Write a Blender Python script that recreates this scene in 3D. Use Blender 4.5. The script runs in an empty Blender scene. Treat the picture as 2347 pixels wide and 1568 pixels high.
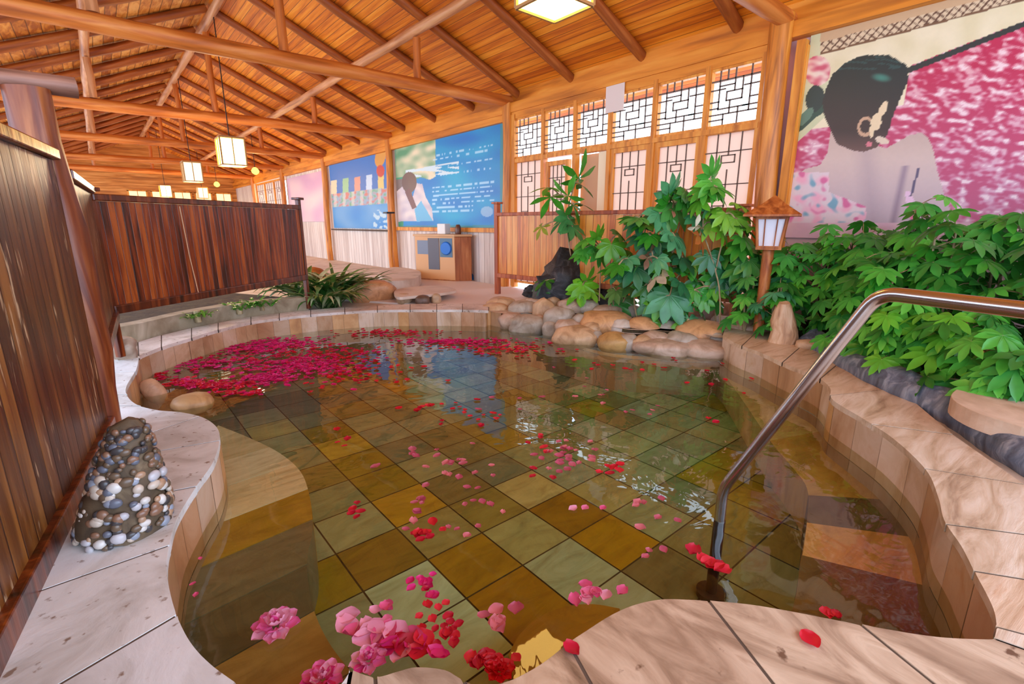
import bpy, math, random
import numpy as np
from mathutils import Vector, Matrix, noise
from mathutils.geometry import tessellate_polygon
random.seed(7)
S = bpy.context.scene
COL = S.collection
# ------------------------------------------------------------------ camera measurements
W, H, F_, HOR = 2347, 1568, 1108., 512.
PITCH = math.atan((784-HOR)/F_); YAW = math.radians(40); CZ = 1.15
sp, cp = math.sin(PITCH), math.cos(PITCH); sy, cy = math.sin(YAW), math.cos(YAW)
def ray(x, y):
    r = x-W/2; u = H/2-y; F = F_*cp+u*sp
    return Vector((r*cy+F*sy, -r*sy+F*cy, u*cp-F_*sp))
def atz(x, y, z):
    d = ray(x, y); t = (z-CZ)/d.z; return Vector((d.x*t, d.y*t, z))
def atX(x, y, X=4.95):
    d = ray(x, y); t = X/d.x; return Vector((X, d.y*t, CZ+d.z*t))
def proj(X, Y, z):
    z = z-CZ; r = X*cy-Y*sy; F = X*sy+Y*cy; d = F*cp-z*sp; u = F*sp+z*cp
    return W/2+F_*r/d, H/2-F_*u/d
def lin(c):
    return tuple(((v/255/12.92) if v/255 <= .04045 else ((v/255+.055)/1.055)**2.4) for v in c[:3])+(1,)

# ------------------------------------------------------------------ object helpers
def tag(o, label=None, cat=None, group=None, kind=None):
    if label: o['label'] = label
    if cat: o['category'] = cat
    if group: o['group'] = group
    if kind: o['kind'] = kind
    return o
def empty(name, loc=(0, 0, 0), rz=0):
    o = bpy.data.objects.new(name, None); COL.objects.link(o)
    o.empty_display_size = .05
    o.location = loc; o.rotation_euler = (0, 0, rz); return o
class MB:
    def __init__(s): s.v = []; s.f = []; s.c = []; s.sm = []
    def add(s, vs, fs, col=None, M=None, smooth=False):
        n = len(s.v)
        s.v += [tuple(M @ Vector(v)) if M is not None else tuple(v) for v in vs]
        s.f += [tuple(i+n for i in f) for f in fs]
        s.c += [col or (1, 1, 1, 1)]*len(fs); s.sm += [smooth]*len(fs)
    def box(s, c, d, rz=0, col=None, M=None):
        x, y, z = (k/2 for k in d); R = Matrix.Translation(c) @ Matrix.Rotation(rz, 4, 'Z')
        if M is not None: R = M @ R
        vs = [(a*x, b*y, e*z) for e in (-1, 1) for b in (-1, 1) for a in (-1, 1)]
        s.add(vs, [(0, 2, 3, 1), (4, 5, 7, 6), (0, 1, 5, 4), (2, 6, 7, 3), (0, 4, 6, 2), (1, 3, 7, 5)], col, R)
    def prism(s, poly, z0, z1, col=None, smooth_side=False):
        if sum(a[0]*b[1]-b[0]*a[1] for a, b in zip(poly, poly[1:]+poly[:1])) < 0: poly = poly[::-1]
        n = len(poly); vs = [(p[0], p[1], z0) for p in poly]+[(p[0], p[1], z1) for p in poly]
        tri = tessellate_polygon([[Vector((p[0], p[1], 0)) for p in poly]])
        fs = []
        for t in tri:
            a, b, c = (poly[i] for i in t)
            if (b[0]-a[0])*(c[1]-a[1])-(c[0]-a[0])*(b[1]-a[1]) < 0: t = t[::-1]
            fs.append(tuple(i+n for i in t)); fs.append(tuple(t[::-1]))
        fs += [(i, (i+1) % n, (i+1) % n+n, i+n) for i in range(n)]
        s.add(vs, fs, col)
    def tube(s, pts, rad, seg=10, col=None, cap=True, wob=0, smooth=True):
        pts = [Vector(p) for p in pts]; n = len(pts)
        rad = rad if isinstance(rad, (list, tuple)) else [rad]*n
        vs = []; up = None
        for i, p in enumerate(pts):
            d = (pts[min(i+1, n-1)]-pts[max(i-1, 0)]).normalized()
            if up is None: up = Vector((0, 0, 1)) if abs(d.z) < .9 else Vector((1, 0, 0))
            a = d.cross(up).normalized(); b = a.cross(d).normalized(); up = b
            for k in range(seg):
                t = 2*math.pi*k/seg
                r = rad[i]*(1+wob*noise.noise(Vector((math.cos(t)*1.3, math.sin(t)*1.3, i*.6+p.x+p.y*3))))
                vs.append(p+a*math.cos(t)*r+b*math.sin(t)*r)
        fs = [(i*seg+k, i*seg+(k+1) % seg, (i+1)*seg+(k+1) % seg, (i+1)*seg+k) for i in range(n-1) for k in range(seg)]
        s.add(vs, fs, col, smooth=smooth)
        if cap:
            s.add(vs[:seg], [tuple(range(seg))[::-1]], col); s.add(vs[-seg:], [tuple(range(seg))], col)
    def build(s, name, m, parent=None, loc=None, bevel=0):
        me = bpy.data.meshes.new(name)
        L = Vector(loc) if loc is not None else Vector((0, 0, 0))
        me.from_pydata([tuple(Vector(v)-L) for v in s.v], [], s.f)
        if any(c != (1, 1, 1, 1) for c in s.c):
            a = me.color_attributes.new('Col', 'FLOAT_COLOR', 'CORNER')
            arr = np.repeat(np.array(s.c, dtype=np.float32), [len(f) for f in s.f], axis=0)
            a.data.foreach_set('color', arr.ravel())
        me.polygons.foreach_set('use_smooth', s.sm)
        me.materials.append(m); me.update()
        o = bpy.data.objects.new(name, me); COL.objects.link(o)
        o.location = L
        if parent is not None:
            o.parent = parent; o.matrix_parent_inverse = Matrix.Identity(4)
            if parent.type == 'EMPTY' and loc is None and getattr(parent, 'name', '') in ABS:
                o.location = -Vector(parent.location)
            elif loc is not None and parent.name in ABS:
                o.location = L-Vector(parent.location)
        if bevel:
            b = o.modifiers.new('bevel', 'BEVEL'); b.width = bevel; b.segments = 2; b.limit_method = 'ANGLE'
        return o
ABS = set()
def root_at(name, loc):
    """an Empty at the thing's base; parts are written in world coordinates and moved under it"""
    o = empty(name, loc); ABS.add(o.name); return o
def sub(o, parent):
    """re-parent a mesh written in world coordinates under a part that is itself under a thing"""
    w = Vector(parent.location)
    if parent.parent: w = w+Vector(parent.parent.location)
    o.parent = parent; o.location = Vector(o.location)-w; return o
def centre(o):
    """put a mesh object's origin at the middle of its base"""
    me = o.data; v = np.empty(len(me.vertices)*3, np.float32); me.vertices.foreach_get('co', v); v = v.reshape(-1, 3)
    c = Vector(((v[:, 0].min()+v[:, 0].max())/2, (v[:, 1].min()+v[:, 1].max())/2, v[:, 2].min()))
    me.transform(Matrix.Translation(-c)); o.location = Vector(o.location)+c
    return o

# ------------------------------------------------------------------ materials
def newmat(name):
    m = bpy.data.materials.new(name); m.use_nodes = True; nt = m.node_tree; nt.nodes.clear()
    return m, nt
def N(nt, t, **k):
    n = nt.nodes.new(t)
    for a, b in k.items():
        if a.startswith('i_'):
            n.inputs[int(a[2:]) if a[2:].isdigit() else a[2:].replace('_', ' ')].default_value = b
        else: setattr(n, a, b)
    return n
def ramp(nt, stops):
    r = nt.nodes.new('ShaderNodeValToRGB'); e = r.color_ramp.elements
    e[0].position = stops[0][0]; e[0].color = lin(stops[0][1]); e[1].position = stops[-1][0]; e[1].color = lin(stops[-1][1])
    for p, c in stops[1:-1]: q = e.new(p); q.color = lin(c)
    return r
def coords(nt, scale, world=False):
    L = nt.links.new
    if world: src = N(nt, 'ShaderNodeNewGeometry').outputs['Position']
    else: src = N(nt, 'ShaderNodeTexCoord').outputs['Object']
    mp = N(nt, 'ShaderNodeMapping'); mp.inputs['Scale'].default_value = scale; L(src, mp.inputs[0]); return mp.outputs[0]
def finish(nt, col, rough=.6, bump=None, bstr=.3, bdist=.01, spec=.5, coat=0, metal=0, alpha=None):
    L = nt.links.new; p = N(nt, 'ShaderNodeBsdfPrincipled'); o = N(nt, 'ShaderNodeOutputMaterial')
    if hasattr(col, 'links') or hasattr(col, 'is_linked'): L(col, p.inputs['Base Color'])
    else: p.inputs['Base Color'].default_value = col
    p.inputs['Roughness'].default_value = rough; p.inputs['Specular IOR Level'].default_value = spec
    p.inputs['Coat Weight'].default_value = coat; p.inputs['Coat Roughness'].default_value = .25; p.inputs['Metallic'].default_value = metal
    if bump is not None:
        b = N(nt, 'ShaderNodeBump'); b.inputs['Strength'].default_value = bstr; b.inputs['Distance'].default_value = bdist
        L(bump, b.inputs['Height']); L(b.outputs[0], p.inputs['Normal'])
    L(p.outputs[0], o.inputs[0]); return p
def mulcol(nt, a, b, fac=1):
    m = N(nt, 'ShaderNodeMix', data_type='RGBA', blend_type='MULTIPLY'); m.inputs[0].default_value = fac
    nt.links.new(a, m.inputs[6]); nt.links.new(b, m.inputs[7]); return m.outputs[2]
def wood(name, dark, mid, light, scale=(9, 9, .8), rough=.5, vcol=False, coat=0, det=5, world=False, bstr=.35):
    m, nt = newmat(name); L = nt.links.new; c = coords(nt, scale, world)
    n = N(nt, 'ShaderNodeTexNoise'); n.inputs['Scale'].default_value = 1.6; n.inputs['Detail'].default_value = det; n.inputs['Distortion'].default_value = .6
    L(c, n.inputs[0]); r = ramp(nt, [(.3, dark), (.5, mid), (.7, light)]); L(n.outputs[0], r.inputs[0]); col = r.outputs[0]
    if vcol:
        a = N(nt, 'ShaderNodeVertexColor', layer_name='Col'); col = mulcol(nt, col, a.outputs[0])
    finish(nt, col, rough, n.outputs[0], bstr, .01, coat=coat); return m
def planks(name, dark, mid, light, axis, width, gscale, rough=.55, seam=(70, 30, 8), coat=0, world=True, bstr=.3):
    """boards side by side along `axis` (0,1,2), grain stretched by gscale"""
    m, nt = newmat(name); L = nt.links.new; c = coords(nt, gscale, world)
    if world: src = N(nt, 'ShaderNodeNewGeometry').outputs['Position']
    else: src = N(nt, 'ShaderNodeTexCoord').outputs['Object']
    sx = N(nt, 'ShaderNodeSeparateXYZ'); L(src, sx.inputs[0])
    d = N(nt, 'ShaderNodeMath', operation='DIVIDE'); L(sx.outputs[axis], d.inputs[0]); d.inputs[1].default_value = width
    fl = N(nt, 'ShaderNodeMath', operation='FLOOR'); L(d.outputs[0], fl.inputs[0])
    fr = N(nt, 'ShaderNodeMath', operation='FRACT'); L(d.outputs[0], fr.inputs[0])
    wn = N(nt, 'ShaderNodeTexWhiteNoise', noise_dimensions='1D'); L(fl.outputs[0], wn.inputs['W'])
    ad = N(nt, 'ShaderNodeVectorMath', operation='MULTIPLY_ADD'); L(wn.outputs['Color'], ad.inputs[0]); ad.inputs[1].default_value = (9, 9, 9); L(c, ad.inputs[2])
    n = N(nt, 'ShaderNodeTexNoise'); n.inputs['Scale'].default_value = 1.6; n.inputs['Detail'].default_value = 5; n.inputs['Distortion'].default_value = .5; L(ad.outputs[0], n.inputs[0])
    mx = N(nt, 'ShaderNodeMath', operation='MULTIPLY_ADD'); L(wn.outputs['Value'], mx.inputs[0]); mx.inputs[1].default_value = .34; 
    sb = N(nt, 'ShaderNodeMath', operation='SUBTRACT'); L(n.outputs[0], sb.inputs[0]); sb.inputs[1].default_value = .17; L(sb.outputs[0], mx.inputs[2])
    r = ramp(nt, [(.28, dark), (.5, mid), (.72, light)]); L(mx.outputs[0], r.inputs[0])
    pp = N(nt, 'ShaderNodeMath', operation='PINGPONG'); L(fr.outputs[0], pp.inputs[0]); pp.inputs[1].default_value = .5
    lt = N(nt, 'ShaderNodeMapRange'); L(pp.outputs[0], lt.inputs[0]); lt.inputs[1].default_value = .0; lt.inputs[2].default_value = .06
    mi = N(nt, 'ShaderNodeMix', data_type='RGBA'); L(lt.outputs[0], mi.inputs[0]); mi.inputs[6].default_value = lin(seam); L(r.outputs[0], mi.inputs[7])
    ad2 = N(nt, 'ShaderNodeMath', operation='ADD'); L(lt.outputs[0], ad2.inputs[0]); L(n.outputs[0], ad2.inputs[1])
    finish(nt, mi.outputs[2], rough, ad2.outputs[0], bstr, .01, coat=coat); return m
def stone(name, stops, scale=(3, 3, 3), rough=.7, vcol=True, bstr=.4, det=8, dist=1.0, spots=None, world=True, coat=0):
    m, nt = newmat(name); L = nt.links.new; c = coords(nt, scale, world)
    n = N(nt, 'ShaderNodeTexNoise'); n.inputs['Scale'].default_value = 1; n.inputs['Detail'].default_value = det; n.inputs['Distortion'].default_value = dist; n.inputs['Roughness'].default_value = .6
    L(c, n.inputs[0]); r = ramp(nt, stops); L(n.outputs[0], r.inputs[0]); col = r.outputs[0]
    if spots:
        n2 = N(nt, 'ShaderNodeTexNoise'); n2.inputs['Scale'].default_value = spots[0]; n2.inputs['Detail'].default_value = 5
        g = coords(nt, (1, 1, 1), True); L(g, n2.inputs[0])
        mr = N(nt, 'ShaderNodeMapRange'); L(n2.outputs[0], mr.inputs[0]); mr.inputs[1].default_value = spots[1]; mr.inputs[2].default_value = spots[1]+.06
        mi = N(nt, 'ShaderNodeMix', data_type='RGBA'); L(mr.outputs[0], mi.inputs[0]); L(col, mi.inputs[6]); mi.inputs[7].default_value = lin(spots[2]); col = mi.outputs[2]
    if vcol:
        a = N(nt, 'ShaderNodeVertexColor', layer_name='Col'); col = mulcol(nt, col, a.outputs[0])
    finish(nt, col, rough, n.outputs[0], bstr, .012, coat=coat); return m
def vc(name, rough=.6, nscale=14, amt=.25, bstr=.1, spec=.5, coat=0, trans=0):
    """colour from the mesh's own colour attribute, mottled a little"""
    m, nt = newmat(name); L = nt.links.new; a = N(nt, 'ShaderNodeVertexColor', layer_name='Col')
    n = N(nt, 'ShaderNodeTexNoise'); n.inputs['Scale'].default_value = nscale; n.inputs['Detail'].default_value = 5
    L(N(nt, 'ShaderNodeTexCoord').outputs['Object'], n.inputs[0])
    mr = N(nt, 'ShaderNodeMapRange'); L(n.outputs[0], mr.inputs[0]); mr.inputs[1].default_value = .25; mr.inputs[2].default_value = .75; mr.inputs[3].default_value = 1-amt; mr.inputs[4].default_value = 1+amt
    cb = N(nt, 'ShaderNodeVectorMath', operation='SCALE'); L(a.outputs[0], cb.inputs[0]); L(mr.outputs[0], cb.inputs['Scale'])
    p = finish(nt, cb.outputs[0], rough, n.outputs[0], bstr, .01, spec, coat)
    if trans:
        t = N(nt, 'ShaderNodeBsdfTranslucent'); L(cb.outputs[0], t.inputs[0]); mx = N(nt, 'ShaderNodeMixShader'); mx.inputs[0].default_value = trans
        o = [q for q in nt.nodes if q.type == 'OUTPUT_MATERIAL'][0]; L(p.outputs[0], mx.inputs[1]); L(t.outputs[0], mx.inputs[2]); L(mx.outputs[0], o.inputs[0])
    return m
def plain(name, c, rough=.5, metal=0, spec=.5, coat=0):
    m, nt = newmat(name); finish(nt, lin(c), rough, metal=metal, spec=spec, coat=coat); return m
def glow(name, c, strength):
    m, nt = newmat(name); e = N(nt, 'ShaderNodeEmission'); e.inputs[0].default_value = lin(c); e.inputs[1].default_value = strength
    nt.links.new(e.outputs[0], N(nt, 'ShaderNodeOutputMaterial').inputs[0]); return m

WD = dict(
    log=wood('log_wood', (150, 72, 18), (205, 112, 38), (232, 150, 72), (7, 7, .7)),
    rafter=wood('rafter_wood', (112, 52, 12), (158, 80, 24), (196, 116, 48), (8, 8, .8)),
    pale=wood('pale_log', (160, 96, 50), (206, 140, 88), (230, 176, 124), (8, 8, .7)),
    post=wood('post_wood', (150, 78, 12), (215, 128, 34), (238, 160, 62), (12, 12, .9), coat=.2),
    header=wood('header_wood', (170, 92, 14), (224, 136, 34), (240, 162, 60), (5, .5, 5), world=True),
    trimw=wood('trim_wood', (180, 100, 20), (226, 142, 44), (240, 170, 72), (9, 9, .9), world=True),
    dark=wood('dark_varnished', (36, 8, 2), (92, 34, 8), (140, 66, 22), (14, 14, 1.1), rough=.3, coat=.35, world=True),
    lantern=wood('lantern_wood', (130, 60, 20), (172, 92, 36), (200, 124, 60), (14, 14, 3)),
    red=wood('fence_post_wood', (120, 50, 20), (178, 84, 38), (206, 120, 70), (12, 12, 1)),
    cabinet=wood('cabinet_wood', (140, 70, 26), (180, 104, 50), (204, 136, 80), (10, 10, 1)),
)
M_ceilR = planks('roof_boards', (190, 92, 10), (228, 128, 18), (246, 158, 44), 0, .085, (14, .7, 14), seam=(116, 58, 14))
M_ceilL = planks('roof_boards_aged', (160, 84, 22), (214, 136, 46), (244, 186, 98), 0, .13, (10, 2.5, 10), seam=(90, 44, 12))
M_panelD = planks('dark_board_panel', (46, 14, 3), (106, 46, 12), (150, 86, 32), 1, .085, (12, 12, 1.2), rough=.28, seam=(28, 8, 2), coat=.5, bstr=.5)
M_panelB = planks('red_brown_board_panel', (52, 14, 3), (118, 46, 12), (160, 78, 28), 0, .062, (16, 16, 1.3), rough=.35, seam=(44, 12, 4), coat=.3, bstr=.5)
M_panelF = planks('orange_board_panel', (172, 84, 22), (220, 122, 40), (238, 152, 66), 1, .09, (16, 16, 1.2), rough=.4, seam=(130, 56, 14), coat=.2)
M_wains = planks('pale_wainscot', (206, 186, 172), (228, 212, 198), (240, 228, 216), 1, .16, (9, 9, .8), rough=.6, seam=(150, 124, 104))
M_white = stone('white_flagstone', [(.28, (186, 180, 172)), (.42, (218, 217, 214)), (.55, (236, 237, 237)), (.8, (248, 250, 252))], (4, 4, 4), rough=.55, spots=(26, .63, (150, 128, 112)), coat=.1)
M_tan = stone('banded_sandstone', [(.25, (150, 122, 98)), (.4, (196, 172, 146)), (.5, (214, 194, 172)), (.62, (226, 212, 196)), (.8, (196, 152, 108))], (2, 9, 4), rough=.5, dist=1.6, coat=.12)
M_wall = stone('pool_face_tile', [(.25, (182, 148, 114)), (.45, (224, 202, 176)), (.6, (240, 228, 214)), (.8, (220, 180, 128))], (3, 3, 1.6), rough=.4, dist=1.5, coat=.2)
M_floor = stone('submerged_tile', [(.25, (188, 176, 150)), (.5, (226, 220, 200)), (.8, (250, 246, 236))], (2.5, 7, 2), rough=.5, dist=2.0)
M_pave = stone('pale_paving', [(.25, (178, 150, 126)), (.5, (216, 196, 178)), (.8, (232, 218, 204))], (2, 2, 2), rough=.6, vcol=False)
M_soil = stone('garden_soil', [(.25, (40, 28, 16)), (.5, (78, 60, 36)), (.8, (104, 90, 52))], (9, 9, 9), rough=.9, vcol=False, bstr=1)
M_ledge = stone('ledge_stone', [(.25, (120, 100, 74)), (.5, (164, 146, 118)), (.8, (204, 186, 160))], (4, 4, 2), rough=.7, vcol=False)
M_rock = stone('river_rock', [(.25, (170, 148, 124)), (.5, (220, 206, 190)), (.8, (252, 244, 234))], (7, 7, 7), rough=.5, bstr=.5, coat=.1)
M_black = stone('dark_rock', [(.3, (14, 14, 16)), (.55, (52, 52, 56)), (.8, (110, 108, 108))], (9, 9, 9), rough=.5, bstr=1, vcol=False)
M_curb = stone('grey_stone_kerb', [(.28, (52, 58, 72)), (.5, (98, 106, 122)), (.75, (172, 176, 184))], (14, 14, 2.5), rough=.5, vcol=False, coat=.2)
M_mortar = plain('dark_joint', (92, 74, 60), .9)
M_leaf = vc('leaf', .32, 9, .25, .15, coat=.15, trans=.25)
M_stem = wood('plant_stem', (110, 90, 60), (160, 136, 96), (200, 176, 136), (20, 20, 3))
M_petal = vc('petal', .45, 20, .12, .05, trans=.25)
M_peb = vc('pebbles', .3, 30, .15, .1, coat=.2)
M_steel = plain('brushed_steel', (200, 196, 196), .22, metal=1)
M_dsteel = plain('dark_steel', (58, 52, 50), .35, metal=.7)  # darker metal for the post and flange below the waterline
M_print = vc('printed_banner', .45, 30, .02, 0)
M_latt = plain('lattice_bar', (104, 84, 72), .6)
M_black2 = plain('black_metal', (40, 30, 26), .5)
M_paper = glow('lit_lamp_paper', (255, 206, 110), 7.5)
M_paperd = glow('far_lamp_paper', (255, 232, 190), .95)
M_bulb = glow('yellow_bulb', (255, 214, 90), 1.6)
M_frost, nt = newmat('frosted_pane')
_d = N(nt, 'ShaderNodeBsdfDiffuse'); _d.inputs[0].default_value = lin((224, 206, 196)); _t = N(nt, 'ShaderNodeBsdfTranslucent'); _t.inputs[0].default_value = lin((226, 202, 186))
_m = N(nt, 'ShaderNodeMixShader'); _m.inputs[0].default_value = .6; nt.links.new(_d.outputs[0], _m.inputs[1]); nt.links.new(_t.outputs[0], _m.inputs[2]); nt.links.new(_m.outputs[0], N(nt, 'ShaderNodeOutputMaterial').inputs[0])
def sheet(name, tint, rough, f0, bump=0):
    """clear sheet (pane or water surface): see-through plus a mirror that grows towards grazing angles, alike from both sides"""
    m, nt = newmat(name); L = nt.links.new
    g = N(nt, 'ShaderNodeBsdfGlossy'); g.inputs['Roughness'].default_value = rough; t = N(nt, 'ShaderNodeBsdfTransparent'); t.inputs[0].default_value = lin(tint); mx = N(nt, 'ShaderNodeMixShader')
    geo = N(nt, 'ShaderNodeNewGeometry'); dt = N(nt, 'ShaderNodeVectorMath', operation='DOT_PRODUCT'); L(geo.outputs['Incoming'], dt.inputs[1])
    if bump:
        n_ = N(nt, 'ShaderNodeTexNoise'); n_.inputs['Scale'].default_value = 3.2; n_.inputs['Detail'].default_value = 2.5; n_.inputs['Distortion'].default_value = 1.2; L(geo.outputs['Position'], n_.inputs[0])
        b = N(nt, 'ShaderNodeBump'); b.inputs['Strength'].default_value = bump; b.inputs['Distance'].default_value = .025; L(n_.outputs[0], b.inputs['Height']); L(b.outputs[0], g.inputs['Normal']); L(b.outputs[0], dt.inputs[0])
    else: L(geo.outputs['Normal'], dt.inputs[0])
    ab = N(nt, 'ShaderNodeMath', operation='ABSOLUTE'); L(dt.outputs['Value'], ab.inputs[0])
    om = N(nt, 'ShaderNodeMath', operation='SUBTRACT', use_clamp=True); om.inputs[0].default_value = 1; L(ab.outputs[0], om.inputs[1])
    pw_ = N(nt, 'ShaderNodeMath', operation='POWER'); L(om.outputs[0], pw_.inputs[0]); pw_.inputs[1].default_value = 3.9
    ma = N(nt, 'ShaderNodeMath', operation='MULTIPLY_ADD'); L(pw_.outputs[0], ma.inputs[0]); ma.inputs[1].default_value = 1-f0; ma.inputs[2].default_value = f0
    L(ma.outputs[0], mx.inputs[0]); L(t.outputs[0], mx.inputs[1]); L(g.outputs[0], mx.inputs[2]); L(mx.outputs[0], N(nt, 'ShaderNodeOutputMaterial').inputs[0]); return m
M_glass = sheet('window_glass', (248, 246, 240), .03, .04)
M_water = sheet('pool_water', (238, 240, 220), .015, .035, .14)

def struct(name, mb, m, parent=None, **k):
    o = mb.build(name, m, parent, **k)
    if parent is None: o['kind'] = 'structure'
    return o
# ------------------------------------------------------------------ curves in the plane
def catmull(pts, n=6, closed=False):
    P = [Vector(p) for p in pts]; out = []; m = len(P)
    for i in range(m if closed else m-1):
        g = (lambda k: P[k % m]) if closed else (lambda k: P[max(0, min(m-1, k))])
        a, b, c, d = g(i-1), g(i), g(i+1), g(i+2)
        for k in range(n):
            t = k/n
            out.append(.5*((2*b)+(c-a)*t+(2*a-5*b+4*c-d)*t*t+(3*b-a-3*c+d)*t**3))
    if not closed: out.append(P[-1])
    return out
def px(l, z): return [atz(x, y, z) for x, y in l]
RZ = .19
back_px = [(318, 816), (370, 795), (439, 774), (500, 756), (575, 738), (640, 729), (712, 721), (790, 715), (865, 711), (940, 710), (1001, 710), (1060, 710), (1120, 712)]
back_out = [(316, 784), (370, 768), (439, 752), (500, 740), (575, 726), (640, 718), (712, 710), (790, 704), (865, 700), (940, 697), (1001, 696), (1060, 696), (1120, 697)]
rock_px = [(1120, 745), (1200, 760), (1290, 778), (1400, 803), (1500, 811), (1600, 815), (1656, 812)]
right_px = [(1656, 768), (1684, 786), (1740, 807), (1793, 831), (1845, 852), (1880, 868), (1903, 890), (1908, 916), (1975, 958), (2046, 1004), (2120, 1074), (2150, 1138), (2164, 1192), (2203, 1251), (2233, 1309), (2262, 1363), (2279, 1402), (2284, 1437), (2279, 1464)]
front_px = [(2279, 1464), (2257, 1466), (2135, 1459), (1973, 1432), (1767, 1393), (1665, 1380), (1547, 1373), (1498, 1376), (1449, 1388), (1400, 1410), (1340, 1448), (1303, 1473), (1250, 1515), (1200, 1545), (1160, 1562), (1100, 1572), (1056, 1556), (1018, 1536), (954, 1530), (911, 1540), (860, 1552), (805, 1535)]
gap_px = [(805, 1535), (770, 1580), (700, 1612), (620, 1605), (545, 1568)]
left_px = [(545, 1568), (480, 1520), (435, 1470), (405, 1410), (388, 1350), (381, 1300), (388, 1250), (405, 1190), (450, 1115), (488, 1060), (503, 1010), (497, 980), (465, 957), (415, 945), (360, 940), (315, 928), (292, 908), (290, 885), (313, 845), (318, 816)]
cb = catmull(px(back_px, RZ)); cr = catmull(px(right_px, RZ)); cf = catmull(px(front_px, RZ)); cg = catmull(px(gap_px, RZ)); cl = catmull(px(left_px, RZ))
ck = catmull([Vector((p.x, p.y, RZ)) for p in px(rock_px, 0)])
loop = [Vector((p.x, p.y)) for seg in (cb, ck, cr, cf, cg, cl) for p in seg[:-1]]
# drop near-duplicate points
lp = []
for p in loop:
    if not lp or (p-lp[-1]).length > .012: lp.append(p)
loop = lp
def offset(poly, d):
    A = sum(a.x*b.y-b.x*a.y for a, b in zip(poly, poly[1:]+poly[:1])); sgn = 1 if A > 0 else -1
    out = []
    for i, p in enumerate(poly):
        t = (poly[(i+1) % len(poly)]-poly[i-1]); n = Vector((t.y, -t.x)).normalized()*sgn
        out.append(p+n*d)
    return out

# ------------------------------------------------------------------ pool
wl = offset(loop, .012)
m = MB(); tri = tessellate_polygon([[Vector((p.x, p.y, 0)) for p in wl]])
fs = []
for t in tri:
    a, b, c = (wl[i] for i in t)
    fs.append(tuple(t) if (b-a).x*(c-a).y-(c-a).x*(b-a).y > 0 else tuple(t[::-1]))
m.add([(p.x, p.y, 0) for p in wl], fs); water = struct('pool_water', m, M_water)
# tiled bottom, tiles laid square to the hall
FZ = -.38; TS = .315; x0, y0 = .955, 1.437
tilecols = [(134, 140, 108), (146, 150, 124), (118, 124, 96), (152, 152, 118), (136, 122, 62), (140, 120, 30), (110, 116, 96), (142, 152, 134), (156, 160, 136), (122, 116, 78), (134, 142, 122)]
known = {}
for (qx, qy), c in {(1215, 1115): (176, 160, 112), (1300, 1175): (136, 100, 14), (1390, 1235): (158, 118, 10), (1190, 1225): (156, 150, 104), (1100, 1290): (152, 116, 18), (1290, 1300): (158, 166, 140), (1170, 1370): (150, 108, 6), (930, 1360): (176, 190, 168), (1040, 1470): (176, 190, 166), (940, 1150): (176, 136, 30), (860, 1250): (134, 108, 36), (820, 1000): (176, 150, 50), (1010, 1230): (150, 136, 86), (1330, 1120): (150, 142, 98), (680, 985): (168, 158, 104), (1460, 1330): (110, 100, 66), (600, 930): (110, 108, 92), (960, 1080): (150, 146, 110), (1080, 1120): (120, 108, 66), (950, 880): (176, 134, 30)}.items():
    p = atz(qx, qy, FZ); known[(math.floor((p.x-x0)/TS), math.floor((p.y-y0)/TS))] = c
m = MB(); rr = random.Random(3)
for i in range(-6, 14):
    for j in range(-6, 15):
        c = known.get((i, j)) or rr.choice(tilecols); c = [min(255, v*k_) for v, k_ in zip(c, (1.16, 1.26, 1.3))]; x = x0+i*TS; y = y0+j*TS; g = .004
        m.add([(x+g, y+g, FZ), (x+TS-g, y+g, FZ), (x+TS-g, y+TS-g, FZ), (x+g, y+TS-g, FZ)], [(0, 1, 2, 3)], lin(c))
struct('pool_floor', m, M_floor)
m = MB(); m.box((1.9, 11.5, FZ-.03), (10.4, 29, .05)); struct('pool_floor_grout', m, plain('grout', (70, 62, 36), .9))
# tiled pool wall, one upright tile after another, above and below the water
m = MB(); facep = [(226, 196, 170), (236, 214, 196), (214, 184, 160), (232, 190, 140), (220, 200, 184), (206, 172, 140), (240, 224, 210), (216, 176, 146)]
def resample(poly, step, closed=True):
    P = poly+[poly[0]] if closed else poly; out = [P[0]]; acc = 0
    for a, b in zip(P, P[1:]):
        d = (b-a).length; t = step-acc
        while t < d: out.append(a+(b-a)*(t/d)); t += step
        acc = d-(t-step)
    return out
fl_ = resample(loop, .04); k = 0
i = 0
while i < len(fl_)-1:
    p = fl_[i]; wide = 3 if p.y > 3.2 else (5 if p.x > 1.3 else 4)
    j = min(i+wide+rr.choice((0, 0, 1)), len(fl_)-1)
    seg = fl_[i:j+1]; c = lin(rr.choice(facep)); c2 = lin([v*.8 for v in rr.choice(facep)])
    n_ = len(seg)
    rockside = min((Vector((q_.x, q_.y))-p).length for q_ in ck[3:-3]) < .06
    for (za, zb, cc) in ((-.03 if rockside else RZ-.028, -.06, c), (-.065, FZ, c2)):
        vs = []
        for q, s_ in enumerate(seg):
            e = .0025 if q == 0 else 0; vs += [(s_.x, s_.y, za), (s_.x, s_.y, zb)]
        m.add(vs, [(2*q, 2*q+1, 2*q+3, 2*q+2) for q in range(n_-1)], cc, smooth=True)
    d = (seg[-1]-seg[-2]).normalized() if n_ > 1 else Vector((1, 0))
    if not rockside: m.add([(seg[-1].x-d.x*.003, seg[-1].y-d.y*.003, RZ-.028), (seg[-1].x-d.x*.003, seg[-1].y-d.y*.003, FZ), (seg[-1].x+d.x*.003, seg[-1].y+d.y*.003, FZ), (seg[-1].x+d.x*.003, seg[-1].y+d.y*.003, RZ-.028)], [(0, 1, 2, 3)], lin((110, 86, 64)))
    i = j
pw = struct('wall_pool_side', m, M_wall)
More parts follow.
